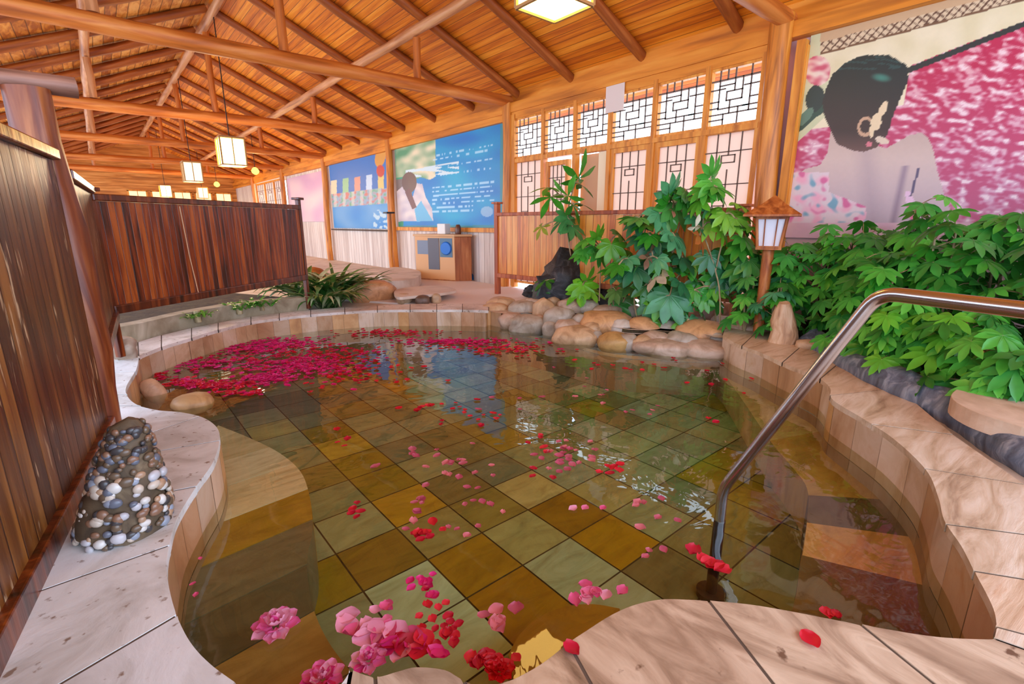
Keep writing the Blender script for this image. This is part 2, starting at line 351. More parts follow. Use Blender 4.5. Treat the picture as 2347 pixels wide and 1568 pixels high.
# ------------------------------------------------------------------ coping slabs
def slabs(inner, joints, mat, name, cols, z=RZ, th=.03, drop=.0):
    """inner: world polyline. joints: (inner_px, outer_px or world tuple len 3) pairs in order along inner"""
    m = MB(); r2 = random.Random(hash(name) % 1000 if False else len(name))
    def idx(q):
        w = atz(q[0], q[1], z); return min(range(len(inner)), key=lambda k: (Vector((inner[k].x, inner[k].y))-Vector((w.x, w.y))).length)
    J = [(idx(a), (Vector(b[:2]) if len(b) == 3 else atz(b[0], b[1], z).xy)) for a, b in joints]
    for (i0, o0), (i1, o1) in zip(J, J[1:]):
        if i1 <= i0: continue
        seg = [Vector((inner[k].x, inner[k].y)) for k in range(i0, i1+1)]
        poly = seg+[o1, o0]; g = .004
        c = sum(poly, Vector((0, 0)))/len(poly)
        d0 = (seg[0]-o0).normalized(); n0 = Vector((-d0.y, d0.x)); n0 = n0 if n0.dot(c-o0) > 0 else -n0
        d1 = (seg[-1]-o1).normalized(); n1 = Vector((-d1.y, d1.x)); n1 = n1 if n1.dot(c-o1) > 0 else -n1
        poly = [seg[0]+n0*g]+seg[1:-1]+[seg[-1]+n1*g, o1+n1*g, o0+n0*g]
        m.prism([(p.x, p.y) for p in poly], z-th, z+r2.uniform(-.0008, .0008), lin(r2.choice(cols)))
    jm = MB()
    for i0, o0 in J:
        a = Vector((inner[i0].x, inner[i0].y)); d = (o0-a); n_ = max(3, int(d.length/.05)); nn = Vector((-d.y, d.x)).normalized()
        d0 = d.normalized(); a = a+d0*.004; q = [a+(o0-a)*(k/n_) for k in range(n_+1)]; w_ = [.0045+.0025*noise.noise(Vector((k*.7, i0, 0))) for k in range(n_+1)]
        vs = [(p.x+nn.x*w, p.y+nn.y*w, z-.002) for p, w in zip(q, w_)]+[(p.x-nn.x*w, p.y-nn.y*w, z-.002) for p, w in zip(q, w_)]
        jm.add(vs+[(v[0], v[1], z-.03) for v in vs], [(k, k+1, k+n_+2, k+n_+1) for k in range(n_)])
    struct('trim_%d' % (40+len(bpy.data.objects) % 50), jm, M_mortar)
    return struct(name, m, mat, bevel=.006)
wh = [(255, 254, 252), (246, 245, 244), (250, 249, 246), (240, 240, 238)]
jl = [((545, 1568), (-.35, .55, 0)), ((398, 1419), (-.52, 1.17, 0)), ((382, 1253), (-.33, 1.66, 0)), ((448, 1112), (-.25, 2.12, 0)), ((500, 1008), (-.2, 2.52, 0)), ((459, 955), (-.19, 2.62, 0)), ((318, 931), (-.2, 3.4, 0)), ((292, 905), (-.2, 3.62, 0)), ((313, 848), (-.16, 4.1, 0)), ((318, 818), (-.12, 4.45, 0))]
slabs(cl, jl, M_white, 'pool_deck_left', wh)
tn = [(255, 238, 220), (246, 226, 208), (250, 240, 230), (236, 214, 196), (255, 244, 228)]
jb = list(zip([back_px[i] for i in range(0, 13, 1)], [back_out[i] for i in range(0, 13, 1)]))
slabs(cb, jb, M_white, 'pool_coping_back', [(255, 242, 232), (248, 232, 222), (240, 220, 206)])
jr = [((1656, 768), (1664, 742)), ((1700, 792), (1765, 732)), ((1793, 831), (1850, 782)), ((1880, 868), (1935, 822)), ((1906, 905), (2057, 890)), ((2000, 975), (2184, 996)), ((2120, 1074), (2347, 1110)), ((2166, 1197), (2620, 1260)), ((2233, 1309), (2.3, -.75, 0)), ((2284, 1437), (1.9, -.8, 0)), ((2279, 1464), (1.7, -.85, 0))]
slabs(cr, jr, M_tan, 'pool_deck_right', tn)
jf = [((2279, 1464), (1.7, -.85, 0)), ((1978, 1432), (.99, -.5, 0)), ((1615, 1378), (.62, -.35, 0)), ((1303, 1473), (.35, -.3, 0)), ((1060, 1558), (.22, -.3, 0)), ((858, 1552), (-.1, -.2, 0)), ((805, 1535), (-.25, .0, 0))]
M_tan2 = stone('brown_sandstone', [(.25, (110, 92, 78)), (.4, (160, 140, 122)), (.5, (190, 172, 154)), (.62, (212, 198, 182)), (.8, (150, 116, 84))], (6, 2, 4), rough=.5, dist=1.8, coat=.12, spots=(18, .66, (110, 84, 66)))
slabs(cf, jf, M_tan2, 'pool_deck_front', tn)
jg = [((805, 1535), (-.25, .0, 0)), ((545, 1568), (-.35, .55, 0))]
slabs(cg, jg, M_white, 'pool_deck_corner', wh)
# ------------------------------------------------------------------ ground with the pool cut out
gh = [a if min((Vector((q_.x, q_.y))-p).length for q_ in ck[4:-4]) > .08 else b for p, a, b in zip(loop, offset(loop, .05), offset(loop, .3))]
outer = [Vector((-3.2, -2.6)), Vector((6.9, -2.6)), Vector((6.9, 26)), Vector((-3.2, 26))]
P_ = [Vector((p.x, p.y, 0)) for p in outer]; Q_ = [Vector((p.x, p.y, 0)) for p in gh]
tri = tessellate_polygon([P_, Q_]); allv = P_+Q_; m = MB(); fs = []
for t in tri:
    a, b, c = (allv[i] for i in t)
    fs.append(tuple(t) if (b-a).x*(c-a).y-(c-a).x*(b-a).y > 0 else tuple(t[::-1]))
m.add([(v.x, v.y, .15) for v in allv]+[(v.x, v.y, .11) for v in allv], fs+[tuple(i+len(allv) for i in f[::-1]) for f in fs]+[(i, (i+1) % 4, (i+1) % 4+len(allv), i+len(allv)) for i in range(4)]); struct('floor', m, M_pave)

# submerged benches
def bench(name, pxs, z, wall_pts, cols, splits):
    edge = catmull(px(pxs, z), 6); poly = [p.xy for p in edge]+[Vector(w) for w in wall_pts]
    m = MB(); m.prism([(p.x, p.y) for p in poly], FZ+.003, z, lin(cols[0]))
    return poly, m
def inside(p, poly):
    c = False; n = len(poly)
    for i in range(n):
        a, b = poly[i], poly[i-1]
        if (a[1] > p[1]) != (b[1] > p[1]) and p[0] < (b[0]-a[0])*(p[1]-a[1])/(b[1]-a[1])+a[0]: c = not c
    return c
def clip(poly, a, b):
    """keep the side of line a->b that lies to its left"""
    out = []; n = len(poly); s = lambda p: (b[0]-a[0])*(p[1]-a[1])-(b[1]-a[1])*(p[0]-a[0])
    for i in range(n):
        p, q = poly[i], poly[(i+1) % n]; sp_, sq = s(p), s(q)
        if sp_ >= 0: out.append(p)
        if sp_*sq < 0: t = sp_/(sp_-sq); out.append((p[0]+(q[0]-p[0])*t, p[1]+(q[1]-p[1])*t))
    return out
BZ = -.1
eL = catmull(px([(500, 975), (570, 1003), (640, 1038), (690, 1083), (712, 1150), (716, 1220), (705, 1270), (706, 1330), (720, 1400), (752, 1470), (805, 1540), (860, 1600)], BZ), 5)
bl = [(p.x, p.y) for p in eL]+[(.1, .75), (-.1, .9), (-.1, 1.5), (.0, 2.0), (.1, 2.6), (.25, 3.05)]
rows = [(0, 1.12, (146, 124, 74)), (1.12, 1.42, (168, 140, 86)), (1.42, 1.66, (92, 92, 76)), (1.66, 1.93, (116, 114, 96)), (1.93, 2.19, (168, 136, 40)), (2.19, 2.5, (222, 214, 198)), (2.5, 2.8, (232, 226, 216)), (2.8, 3.6, (200, 194, 174))]
m = MB()
for a, b, c in rows:
    q = clip(clip(bl, (0, a+.003), (1, a+.1)), (1, b+.097), (0, b-.003))
    if len(q) > 2: m.prism(q, FZ+.002, BZ, lin([min(255, v*1.15) for v in c]))
struct('pool_bench_left', m, M_floor)
BR = -.13
eR = catmull(px([(1640, 830), (1690, 900), (1765, 1010), (1815, 1070), (1850, 1120), (1850, 1190), (1843, 1250), (1832, 1310), (1822, 1375), (1800, 1440)], BR), 5)
br = [(p.x, p.y) for p in eR]+[(1.3, -.1), (1.6, -.15), (2.7, .3), (3.4, .8), (4.2, 1.9)]
m = MB(); cuts = [(1765, 1010), (1860, 1135), (1855, 1205), (1848, 1250), (1820, 1400)]
cc = [(186, 170, 120), (176, 142, 70), (104, 84, 62), (206, 160, 108), (128, 98, 50), (116, 92, 50)]
ctr = [( (1765, 1010), (1900, 985)), ((1850, 1135), (1975, 1142)), ((1850, 1198), (2025, 1222)), ((1848, 1275), (2030, 1320))]
lines = [(atz(*a, BR).xy, atz(*b, BR).xy) for a, b in ctr]
rest = br; 
for (a, b), c in zip(lines, cc):
    far = clip(rest, (a.x, a.y), (b.x, b.y)); rest = clip(rest, (b.x, b.y), (a.x, a.y))
    if len(far) > 2: m.prism(far, FZ+.002, BR, lin([min(255, v*1.15) for v in c]))
if len(rest) > 2: m.prism(rest, FZ+.002, BR, lin(cc[4]))
struct('pool_bench_right', m, M_floor)
bs = [(1165, 1500), (1195, 1450), (1240, 1412), (1300, 1390), (1360, 1385), (1420, 1395)]
e3 = [(p.x, p.y) for p in catmull(px(bs, -.2), 5)]+[(.9, .5), (.62, .55), (.6, .62)]
m = MB(); m.prism(e3, FZ+.002, -.2, lin((176, 130, 24))); struct('pool_step_front', m, M_floor)

# second tier behind the back rim
lb = [atz(*p, RZ).xy for p in [(316, 784), (439, 752), (575, 726), (712, 711)]]; lb = [Vector((-.35, 4.78))]+lb
lcur = catmull([Vector((p.x, p.y+.06, 0)) for p in lb], 5)
m = MB(); m.prism([(p.x, p.y) for p in lcur]+[(p.x-.02, p.y+.17) for p in lcur[::-1]], .13, .33); struct('trim_1', m, M_ledge, bevel=.012)
m = MB(); m.prism([(p.x-.01, p.y+.12) for p in lcur]+[(1.2, 6.9), (-.6, 6.4)], .13, .3); struct('garden_bed_back', m, M_soil)
# ------------------------------------------------------------------ hall shell
XW = 4.95; XR = 1.8; SL = .42; ZB = 3.02; YE = 25.; Y0 = -2.2; XL = -1.35
zr = ZB+SL*(XW-XR)
def slab_roof(name, xa, za, xb, zb, mat, y0=Y0, y1=YE, th=.06):
    m = MB(); vs = [(xa, y0, za), (xb, y0, zb), (xb, y1, zb), (xa, y1, za)]; vs += [(x, y, z+th) for x, y, z in vs]
    m.add(vs, [(0, 1, 2, 3), (7, 6, 5, 4), (0, 4, 5, 1), (1, 5, 6, 2), (2, 6, 7, 3), (3, 7, 4, 0)]); return struct(name, m, mat)
slab_roof('ceiling', XR, zr, XW+.75, ZB-SL*.75, M_ceilR)
slab_roof('ceiling_left', XL-.3, zr-SL*(XR-XL+.3), XR, zr, M_ceilL)
bays = [-1.72, 2.13, 5.98, 9.84, 13.7, 17.5, 21.3]
# right wall: header, post, wainscot
m = MB(); m.box((XW+.04, (Y0+YE)/2, 2.79), (.16, YE-Y0, .13)); struct('trim_2', m, WD['header'])
m = MB(); m.box((XW+.03, (2.1+YE)/2, 2.68), (.1, YE-2.1, .1)); struct('trim_3', m, WD['header'])
m = MB(); m.box((XW+.07, (Y0+YE)/2, 2.93), (.1, YE-Y0, .17)); struct('trim_4', m, WD['header'])
m = MB(); m.box((XW+.1, (5.98+17.5)/2, 1.37), (.06, 17.5-5.98, 2.55)); m.box((XW+.1, (21.3+YE)/2, 1.37), (.06, YE-21.3, 2.55)); struct('wall_right', m, M_wains)
m = MB(); m.box((XW+.1, (Y0+2.13)/2, 1.42), (.06, 2.13-Y0, 2.65)); struct('wall_right_mural', m, plain('pink_plaster', (214, 176, 178), .7))
m = MB()
m.add([(q[0], YE+e, q[1]) for e in (-.04, .04) for q in ((XL-.3, .1), (XW+.2, .1), (XW+.2, ZB-.04), (XR, zr+.02), (XL-.3, zr-SL*(XR-XL+.3)+.02))], [(0, 1, 2, 3, 4), (9, 8, 7, 6, 5)]+[(i, (i+1) % 5, (i+1) % 5+5, i+5) for i in range(5)]); struct('wall_back', m, wood('far_wall_wood', (150, 84, 24), (206, 130, 50), (236, 170, 90), (.6, 6, 9), world=True))
def logobj(name, a, b, r, mat, n=9, wob=.25, seg=12, r2=None):
    a, b = Vector(a), Vector(b); Ln = (b-a).length; m = MB(); r2 = r2 or r
    ph = random.random()*9
    pts = [(.018*math.sin(ph+t*5)*min(1, Ln/2), .018*math.cos(ph*2+t*4)*min(1, Ln/2), Ln*t) for t in [i/(n-1) for i in range(n)]]
    m.tube(pts, [r+(r2-r)*i/(n-1) for i in range(n)], seg, wob=wob)
    o = m.build(name, mat); o.location = a
    o.rotation_mode = 'QUATERNION'; o.rotation_quaternion = (b-a).to_track_quat('Z', 'Y'); return o
ordn = ['nearest', 'second', 'third', 'fourth', 'fifth', 'sixth', 'seventh']
# wall posts
for i, y in enumerate(bays):
    if i == 0: continue
    o = logobj('wall_post', (XW-.04, y, .15), (XW-.04, y, 2.86 if i > 1 else 2.92), .095 if i == 1 else .075, WD['post'], n=8, wob=.12, seg=16)
    where = ['', 'between the lattice windows and the pink mural', 'between the lattice windows and the blue banner of the bather', 'between the two blue banners', 'between the blue banner and the pink banner', 'at the far end of the pink banner', 'far down the right wall past the lattice'][i]
    tag(o, 'golden round wooden wall post '+where, 'post', 'round posts of the right wall')
    if i in (1, 2):
        m = MB()
        m.box((XW, y-.16, 1.44), (.08, .07, 2.5)) if i == 1 else m.box((XW, y-.13, 1.44), (.07, .09, 2.5))
        struct('trim_%d' % (4+i), m, WD['trimw'])
# tie beams with their short posts
beamz = 2.88
nm = {1: 'tie beam at upper right meeting the post beside the pink mural', 2: 'long round tie beam nearest the camera, crossing the top left', 3: 'second round tie beam back, ending between the blue banners', 4: 'third round tie beam back', 5: 'fourth tie beam, far back under the roof', 6: 'fifth tie beam, farthest under the roof'}
for i, y in enumerate(bays):
    if i == 0: continue
    r = .085 if i > 1 else .08
    o = logobj('tie_beam', (XL, y, beamz-.02), (XW+.02, y, beamz), r*1.02, WD['log'], n=14, wob=.15, seg=16, r2=r*.9)
    tag(o, 'round golden log, '+nm[i] if i > 1 else 'round dark golden log, '+nm[i], 'beam', 'tie beams across the hall')
    bw = ['', 'beside the mural', 'nearest long tie beam', 'second tie beam', 'third tie beam', 'fourth tie beam', 'farthest tie beam'][i]
    for x, ln, wd_ in ((3.45, 'short', 'right'), (1.83, 'tall', 'middle')):
        zt = ZB+SL*(XW-x)-.24 if x > 2 else zr-.2
        o = logobj('roof_post', (x, y, beamz+.05), (x, y, zt), .047, WD['log'], n=5, seg=10)
        tag(o, '%s %s roof post standing on the %s' % (ln, wd_, bw if i > 1 else 'tie beam beside the mural'), 'post', 'short posts on the tie beams')
    o = logobj('roof_post', (.28, y, beamz+.05), (.28, y, zr-SL*(XR-.28)-.24), .045, WD['pale'], n=5, seg=10)
    tag(o, 'left roof post standing on the %s' % (bw if i > 1 else 'tie beam beside the mural'), 'post', 'short posts on the tie beams')
# purlins
for x, z, r, lab, mt in ((3.45, ZB+SL*(XW-3.45)-.185, .06, 'long pale purlin log running under the right roof slope', 'pale'), (XR, zr-.15, .06, 'pale ridge log running along the top of the roof', 'pale'), (.28, zr-SL*(XR-.28)-.185, .055, 'long pale purlin log running under the left roof slope', 'pale')):
    o = logobj('purlin', (x, Y0, z), (x, YE-.1, z), r, WD[mt], n=50, wob=.3, seg=12); tag(o, lab, 'beam', 'long logs under the roof')
# rafters
ry = [1.5, 2.6, 3.68, 4.76, 5.82, 6.92, 8.1, 9.25]+[10.35+1.08*k for k in range(13)]
protoR = protoL = None
for k, y in enumerate([-.7, .4]+ry):
    dz = -.05
    o = logobj('rafter', (XW+.05, y, ZB-SL*.05+dz), (XR+.03, y, zr+dz-.01), .055, WD['rafter'], n=7, seg=10) if protoR is None else protoR.copy()
    if protoR is None: protoR = o
    else: COL.objects.link(o); o.location = (XW+.05, y, ZB-SL*.05+dz)
    kk = k-2
    lab = 'round brown rafter far back under the right roof slope'
    if 0 <= kk < 8: lab = 'round brown rafter on the right slope, '+['left of the lattice beside the mural', 'above the window next to the mural post', 'third from the mural post above the lattice windows', 'above the left end of the lattice windows', 'meeting the nearest long tie beam at the wall', 'above the right part of the bather banner', 'above the left part of the bather banner', 'meeting the second tie beam at the wall'][kk]
    elif kk < 0: lab = 'round brown rafter on the right slope above the pink mural'
    tag(o, lab, 'rafter', 'rafters of the right roof slope')
    o = logobj('rafter', (XL-.15, y, zr-SL*(XR-XL+.15)+dz-.01), (XR-.03, y, zr+dz-.02), .06, WD['rafter'], n=7, seg=10) if protoL is None else protoL.copy()
    if protoL is None: protoL = o
    else: COL.objects.link(o); o.location = (XL-.15, y, zr-SL*(XR-XL+.15)+dz-.01)
    tag(o, 'rough round rafter under the left roof slope', 'rafter', 'rafters of the left roof slope')
# left posts of the hall (open side)
for i, y in enumerate(bays[1:]):
    o = logobj('hall_post', (XL, y, .15), (XL, y, 2.9), .08, WD['post'], n=8, seg=12)
    tag(o, 'round wooden post on the open left side of the hall, %s from the front' % ordn[i], 'post', 'posts of the open left side')

# ------------------------------------------------------------------ lattice windows
ys = [5.86, 5.22, 4.62, 4.05, 3.43, 2.82, 2.27]
def bars(m, segs, y0, y1, z0, z1, X, w=.010):
    for (u0, v0, u1, v1) in segs:
        ya, yb = y0+(y1-y0)*u0, y0+(y1-y0)*u1; za, zb = z0+(z1-z0)*v0, z0+(z1-z0)*v1
        m.box((X, (ya+yb)/2, (za+zb)/2), (.012, abs(ya-yb)+w, abs(za-zb)+w))
PAT = [(0, .82, 1, .82), (0, .66, .3, .66), (.7, .66, 1, .66), (0, .44, .18, .44), (.82, .44, 1, .44), (0, .2, 1, .2), (0, .1, .3, .1), (.7, .3, 1, .3), (0, .32, .18, .32),
       (.34, .44, .66, .44), (.34, .6, .66, .6), (.34, .44, .34, .6), (.66, .44, .66, .6), (.18, .3, .82, .3), (.18, .3, .18, .82), (.82, .2, .82, 1), (.5, .6, .5, 1), (.34, .82, .34, 1), (.66, .6, .66, .82), (.18, .82, .18, 1),
       (.42, .2, .42, .44), (.6, .0, .6, .3), (.3, 0, .3, .2), (.18, .72, .5, .72)]
PAT2 = [(0, .9, 1, .9), (.25, 0, .25, 1), (.5, 0, .5, .8), (.75, 0, .75, 1), (0, .72, 1, .72), (0, .5, .5, .5), (.5, .42, 1, .42), (0, .3, .25, .3), (.25, .22, .75, .22), (.75, .3, 1, .3), (0, .12, 1, .12), (.36, .84, .64, .84), (.36, .88, .64, .88), (.36, .84, .36, .88), (.64, .84, .64, .88), (.5, .88, .5, 1), (.25, .6, .5, .6)]
def window(n, y0, y1, z0, z1, pat, pane, trans=True, fr=.035, kindname='window'):
    r = empty('%s_%d' % (kindname, n), (XW+.02, (y0+y1)/2, z0)); r['kind'] = 'structure'; ABS.add(r.name)
    m = MB(); X = XW+.02
    m.box((X, (y0+y1)/2, z0+fr/2), (.06, y0-y1, fr)); m.box((X, (y0+y1)/2, z1-fr/2), (.06, y0-y1, fr))
    m.box((X, y0-fr/2, (z0+z1)/2), (.058, fr, z1-z0-2*fr)); m.box((X, y1+fr/2, (z0+z1)/2), (.058, fr, z1-z0-2*fr))
    m.build('window_frame', WD['trimw'], r)
    m = MB(); bars(m, pat, y0-fr, y1+fr, z0+fr, z1-fr, XW+.005, .013 if pane is M_glass else .010); m.build('lattice', M_latt, r)
    m = MB(); m.box((XW+.025, (y0+y1)/2, (z0+z1)/2), (.006, y0-y1-2*fr, z1-z0-2*fr)); m.build('pane', pane, r)
for i in range(6):
    window(i+1, ys[i], ys[i+1], 2.07, 2.64, PAT, M_glass)
k = 7
for i in (0, 1, 3, 4, 5):
    if i == 1: window(k, ys[1]-.06, ys[2]+.1, .25, 1.98, PAT2, M_frost, fr=.06)
    elif i in (3, 4): window(k, ys[i]-.02, ys[i+1]+.02, .25, 2.03, PAT2, M_frost, fr=.06)
    else: window(k, ys[i], ys[i+1], .25, 2.05, PAT2, M_frost, fr=.03)
    k += 1
m = MB()
for y in ys: m.box((XW+.02, y, 1.42), (.09, .055, 2.5))
struct('trim_7', m, WD['trimw'])
m = MB(); m.box((XW+.02, (ys[0]+ys[-1])/2, 2.05), (.1, ys[0]-ys[-1], .05)); struct('trim_8', m, WD['trimw'])
# open doorway with a brown board behind and a pale curtain post
d = root_at('door_1', (XW+.1, 4.33, .16)); d['kind'] = 'structure'
m = MB(); m.box((XW+.12, 4.42, 1.1), (.03, .36, 1.84)); m.build('door_leaf', plain('tan_door', (206, 160, 118), .6), d)
m = MB(); m.box((XW+.06, 4.18, 1.1), (.05, .13, 1.84)); m.build('door_jamb', plain('cream_door', (246, 228, 190), .6), d)
# paper notice pinned on the lattice
a = atX(1384, 200, XW-.06); b = atX(1430, 250, XW-.06)
m = MB(); m.box((XW-.04, (a.y+b.y)/2, (a.z+b.z)/2), (.006, .27, .29)); o = m.build('paper_notice', plain('notice_paper', (232, 214, 204), .8)); centre(o)
tag(o, 'square pale paper notice fixed over the top lattice panes', 'notice')
# outdoor eave strip, ground and pale wall seen through the glass
m = MB(); m.box((6.6, 8, .1), (2.6, 22, .06)); struct('floor_outside', m, M_pave)
# far lattice bay
r = 20
for (y0, y1) in ((21.1, 19.9), (19.9, 18.7), (18.7, 17.6)):
    window(r, y0, y1, .3, 2.6, PAT2, M_frost, fr=.06); r += 1
# far end windows: emissive panes stand in for daylight
for q in range(5):
    x = 4.5-q*.75; rt = empty('window_%d' % (30+q), (x, YE-.06, 1.2)); rt['kind'] = 'structure'; ABS.add(rt.name)
    m = MB(); m.box((x, YE-.06, 2.42), (.66, .04, .06)); m.box((x, YE-.06, 1.2), (.66, .04, .06)); m.box((x-.3, YE-.06, 1.8), (.06, .04, 1.24)); m.box((x+.3, YE-.06, 1.8), (.06, .04, 1.24)); m.box((x, YE-.07, 1.8), (.02, .03, 1.2)); m.build('window_frame', WD['trimw'], rt)
    m = MB(); m.box((x, YE-.05, 1.8), (.56, .01, 1.2)); m.build('pane', glow('daylit_far_pane', (250, 226, 170), .8), rt)

# ------------------------------------------------------------------ printed banners
def ell(px_, py_, cx, cy_, rx, ry, a=0):
    x, y = px_-cx, py_-cy_; c, s = math.cos(a), math.sin(a); return ((x*c+y*s)/rx)**2+((-x*s+y*c)/ry)**2
def banner(name, y0, y1, z0, z1, ny, nz, paint, X=XW+.045, parent=None):
    vs = []; cs = []
    for j in range(nz+1):
        for i in range(ny+1):
            y = y0+(y1-y0)*i/ny; z = z0+(z1-z0)*j/nz; vs.append((X, y, z)); u, v = proj(X, y, z); cs.append(lin(paint(u, v, y, z)))
    fs = [(j*(ny+1)+i, j*(ny+1)+i+1, (j+1)*(ny+1)+i+1, (j+1)*(ny+1)+i) for j in range(nz) for i in range(ny)]
    if y1 < y0: fs = [f for f in fs]
    n0 = len(vs); vs += [(X+.012, y0, z0), (X+.012, y1, z0), (X+.012, y1, z1), (X+.012, y0, z1)]; fs.append((n0, n0+1, n0+2, n0+3))
    a_, b_, c_, d_ = 0, ny, (nz+1)*(ny+1)-1, nz*(ny+1)
    fs += [(a_, n0, n0+3, d_), (b_, c_, n0+2, n0+1), (a_, b_, n0+1, n0), (d_, n0+3, n0+2, c_)]
    cs += [(.5, .5, .5, 1)]*4
    me = bpy.data.meshes.new(name); me.from_pydata(vs, [], fs)
    a = me.color_attributes.new('Col', 'FLOAT_COLOR', 'POINT'); a.data.foreach_set('color', np.array(cs, np.float32).ravel())
    me.materials.append(M_print); o = bpy.data.objects.new(name, me); COL.objects.link(o)
    centre(o); return o
def nz_(x, y, s=1, o=0): return noise.noise(Vector((x*s, y*s, o)))
def mixc(a, b, t): t = max(0, min(1, t)); return tuple(a[i]+(b[i]-a[i])*t for i in range(3))
def inpoly(p, poly): return inside(p, poly)
hair = [(1907, 171), (1936, 145), (1965, 131), (1991, 126), (2038, 126), (2078, 149), (2083, 182), (2067, 218), (2048, 262), (2034, 309), (2009, 338), (1980, 348), (1954, 345), (1918, 330), (1904, 300), (1888, 262), (1885, 235), (1893, 204)]
back = [(1903, 300), (1897, 350), (1880, 378), (1845, 388), (1828, 402), (1826, 425), (1850, 460), (1940, 490), (1960, 540), (2175, 540), (2188, 509), (2165, 447), (2148, 390), (2140, 345), (2128, 318), (2112, 303), (2080, 312), (2050, 330), (2030, 340)]
cream = [(1830, 118), (1930, 122), (2347, 14), (2400, 10), (2400, 40), (2347, 48), (2088, 150), (2070, 240), (1900, 290), (1830, 300)]
def petalfield(u, v):
    n = nz_(u*.034+v*.01+nz_(u, v, .02, 4)*.6, v*.075-u*.012, 1, 1)+.5*nz_(u*.08, v*.15, 1, 3)
    n2 = nz_(u*.02, v*.03, 1, 8)
    low = max(0, min(1, (v-150)/330))
    a = mixc((188, 36, 76), (190, 92, 128), low*.9); b = mixc((226, 164, 170), (214, 168, 188), low)
    t = (n+.16+.3*n2)*2.3; c = mixc(a, b, t)
    if n > .42: c = mixc(c, (246, 226, 224), .7)
    return c
def mural(u, v, y, z):
    diag = 330-(u-1830)*.52 if u < 1900 else (165-(u-2080)*.43)
    c = petalfield(u, v)
    if inpoly((u, v), cream):
        c = mixc((224, 210, 168), (236, 222, 186), .5+nz_(u, v, .02))
        pass
    if u < 1910 and v < 260+(1900-u)*.9:
        c = mixc((214, 210, 170), (200, 204, 160), .5+nz_(u, v, .03))
    d = (v-(160-(u-2085)*.40)) if u > 2060 else 99
    if abs(d) < 7: c = (46, 50, 46)
    if u < 1895 and abs(v-(300-(u-1825)*.85)) < 9+4*nz_(u, v, .06): c = (52, 80, 66)
    # lattice fence printed along the top
    tv = 122-(u-1885)*.268
    if u > 1880 and tv-26 < v < tv+2:
        c = (220, 196, 160); a_, b_ = (u+v*1.1+.27*u) % 21, (u-v*1.1-.27*u) % 21
        if a_ < 5 or b_ < 5: c = (104, 72, 54)
    elif u > 1880 and v <= tv-26: c = (206, 170, 130)
    elif u > 1880 and tv < v < tv+40+(2347-u)*.06 and not inpoly((u, v), hair): c = mixc((224, 210, 168), (236, 222, 186), .5+nz_(u, v, .02))
    if abs(v-tv-1) < 2.2 and u > 1880: c = (120, 86, 60)
    if ell(u, v, 1874, 162, 30, 34) < 1: c = mixc((238, 214, 196), (206, 90, 110), .45+1.2*nz_(u*.05, v*.08)-.02*0)
    e = ell(u, v, 1868, 226, 21, 31, .2)
    if e < 1: c = (44, 60, 56)
    if ell(u, v, 1846, 268, 10, 26, .7) < 1: c = (96, 128, 108)
    if inpoly((u, v), back):
        t = (v-300)/220; c = mixc((218, 190, 170), (194, 170, 182), t)
        c = mixc(c, (150, 126, 140), max(0, .9-abs(u-(2075-(v-380)*.22))/14)*(1 if 380 < v < 515 else 0))
        c = mixc(c, (158, 136, 146), max(0, .6-abs(u-(1990+(v-400)*.1))/60)*.6)
        if ell(u, v, 2090, 478, 11, 42, -.25) < 1: c = (236, 196, 220) if v < 470 else (226, 110, 150)
        if abs(u-(2107-(v-380)*.28)) < 3 and 385 < v < 450: c = (96, 84, 110)
        c = mixc(c, (170, 144, 140), max(0, 1-(v-305)/60)*.5)
    if inpoly((u, v), hair):
        c = mixc((34, 46, 44), (62, 46, 42), (v-150)/140)
        if v > 300: c = mixc(c, (110, 78, 70), (v-300)/50)
        c = mixc(c, (70, 140, 122), max(0, 1-ell(u, v, 2020, 178, 26, 11, .15))*.9)
        if v < 160 and nz_(u*.03, v*.2) > .2: c = mixc(c, (50, 90, 86), .6)
    r_ = ell(u, v, 1984, 290, 17, 22, .3)
    if .5 < r_ < 1.15 and u < 1995: c = (200, 160, 128)
    if ell(u, v, 2008, 280, 12, 20, .2) < 1 or ell(u, v, 2024, 250, 8, 19, .45) < 1 or ell(u, v, 1998, 300, 5, 16, .1) < 1: c = (232, 206, 166)
    if ell(u, v, 2022, 322, 16, 8, .3) < 1: c = (222, 200, 176)
    if ell(u, v, 1992, 331, 7, 6) < 1: c = (214, 120, 130)
    if u < 1985 and v > 395 and not (u > 1905 and v < 440):
        k_ = nz_(u*.035, v*.045, 1, 5); k2 = nz_(u*.04, v*.05, 1, 7)
        if u < 1900 or v > 440+(u-1900)*.4:
            c = mixc((224, 202, 206), (236, 170, 190), k_*2.4)
            c = mixc(c, (120, 164, 184), (k2-.22)*5); c = mixc(c, (214, 104, 150), (-k2-.28)*5)
    if z < 1.155: c = mixc((216, 170, 186), (226, 190, 196), .5+nz_(u, v, .02))
    return c
o = banner('mural', 1.93, -1.6, 1.02, 2.73, 400, 210, mural)
tag(o, "pink wall mural of a dark-haired person's bare back among red petals", 'mural')
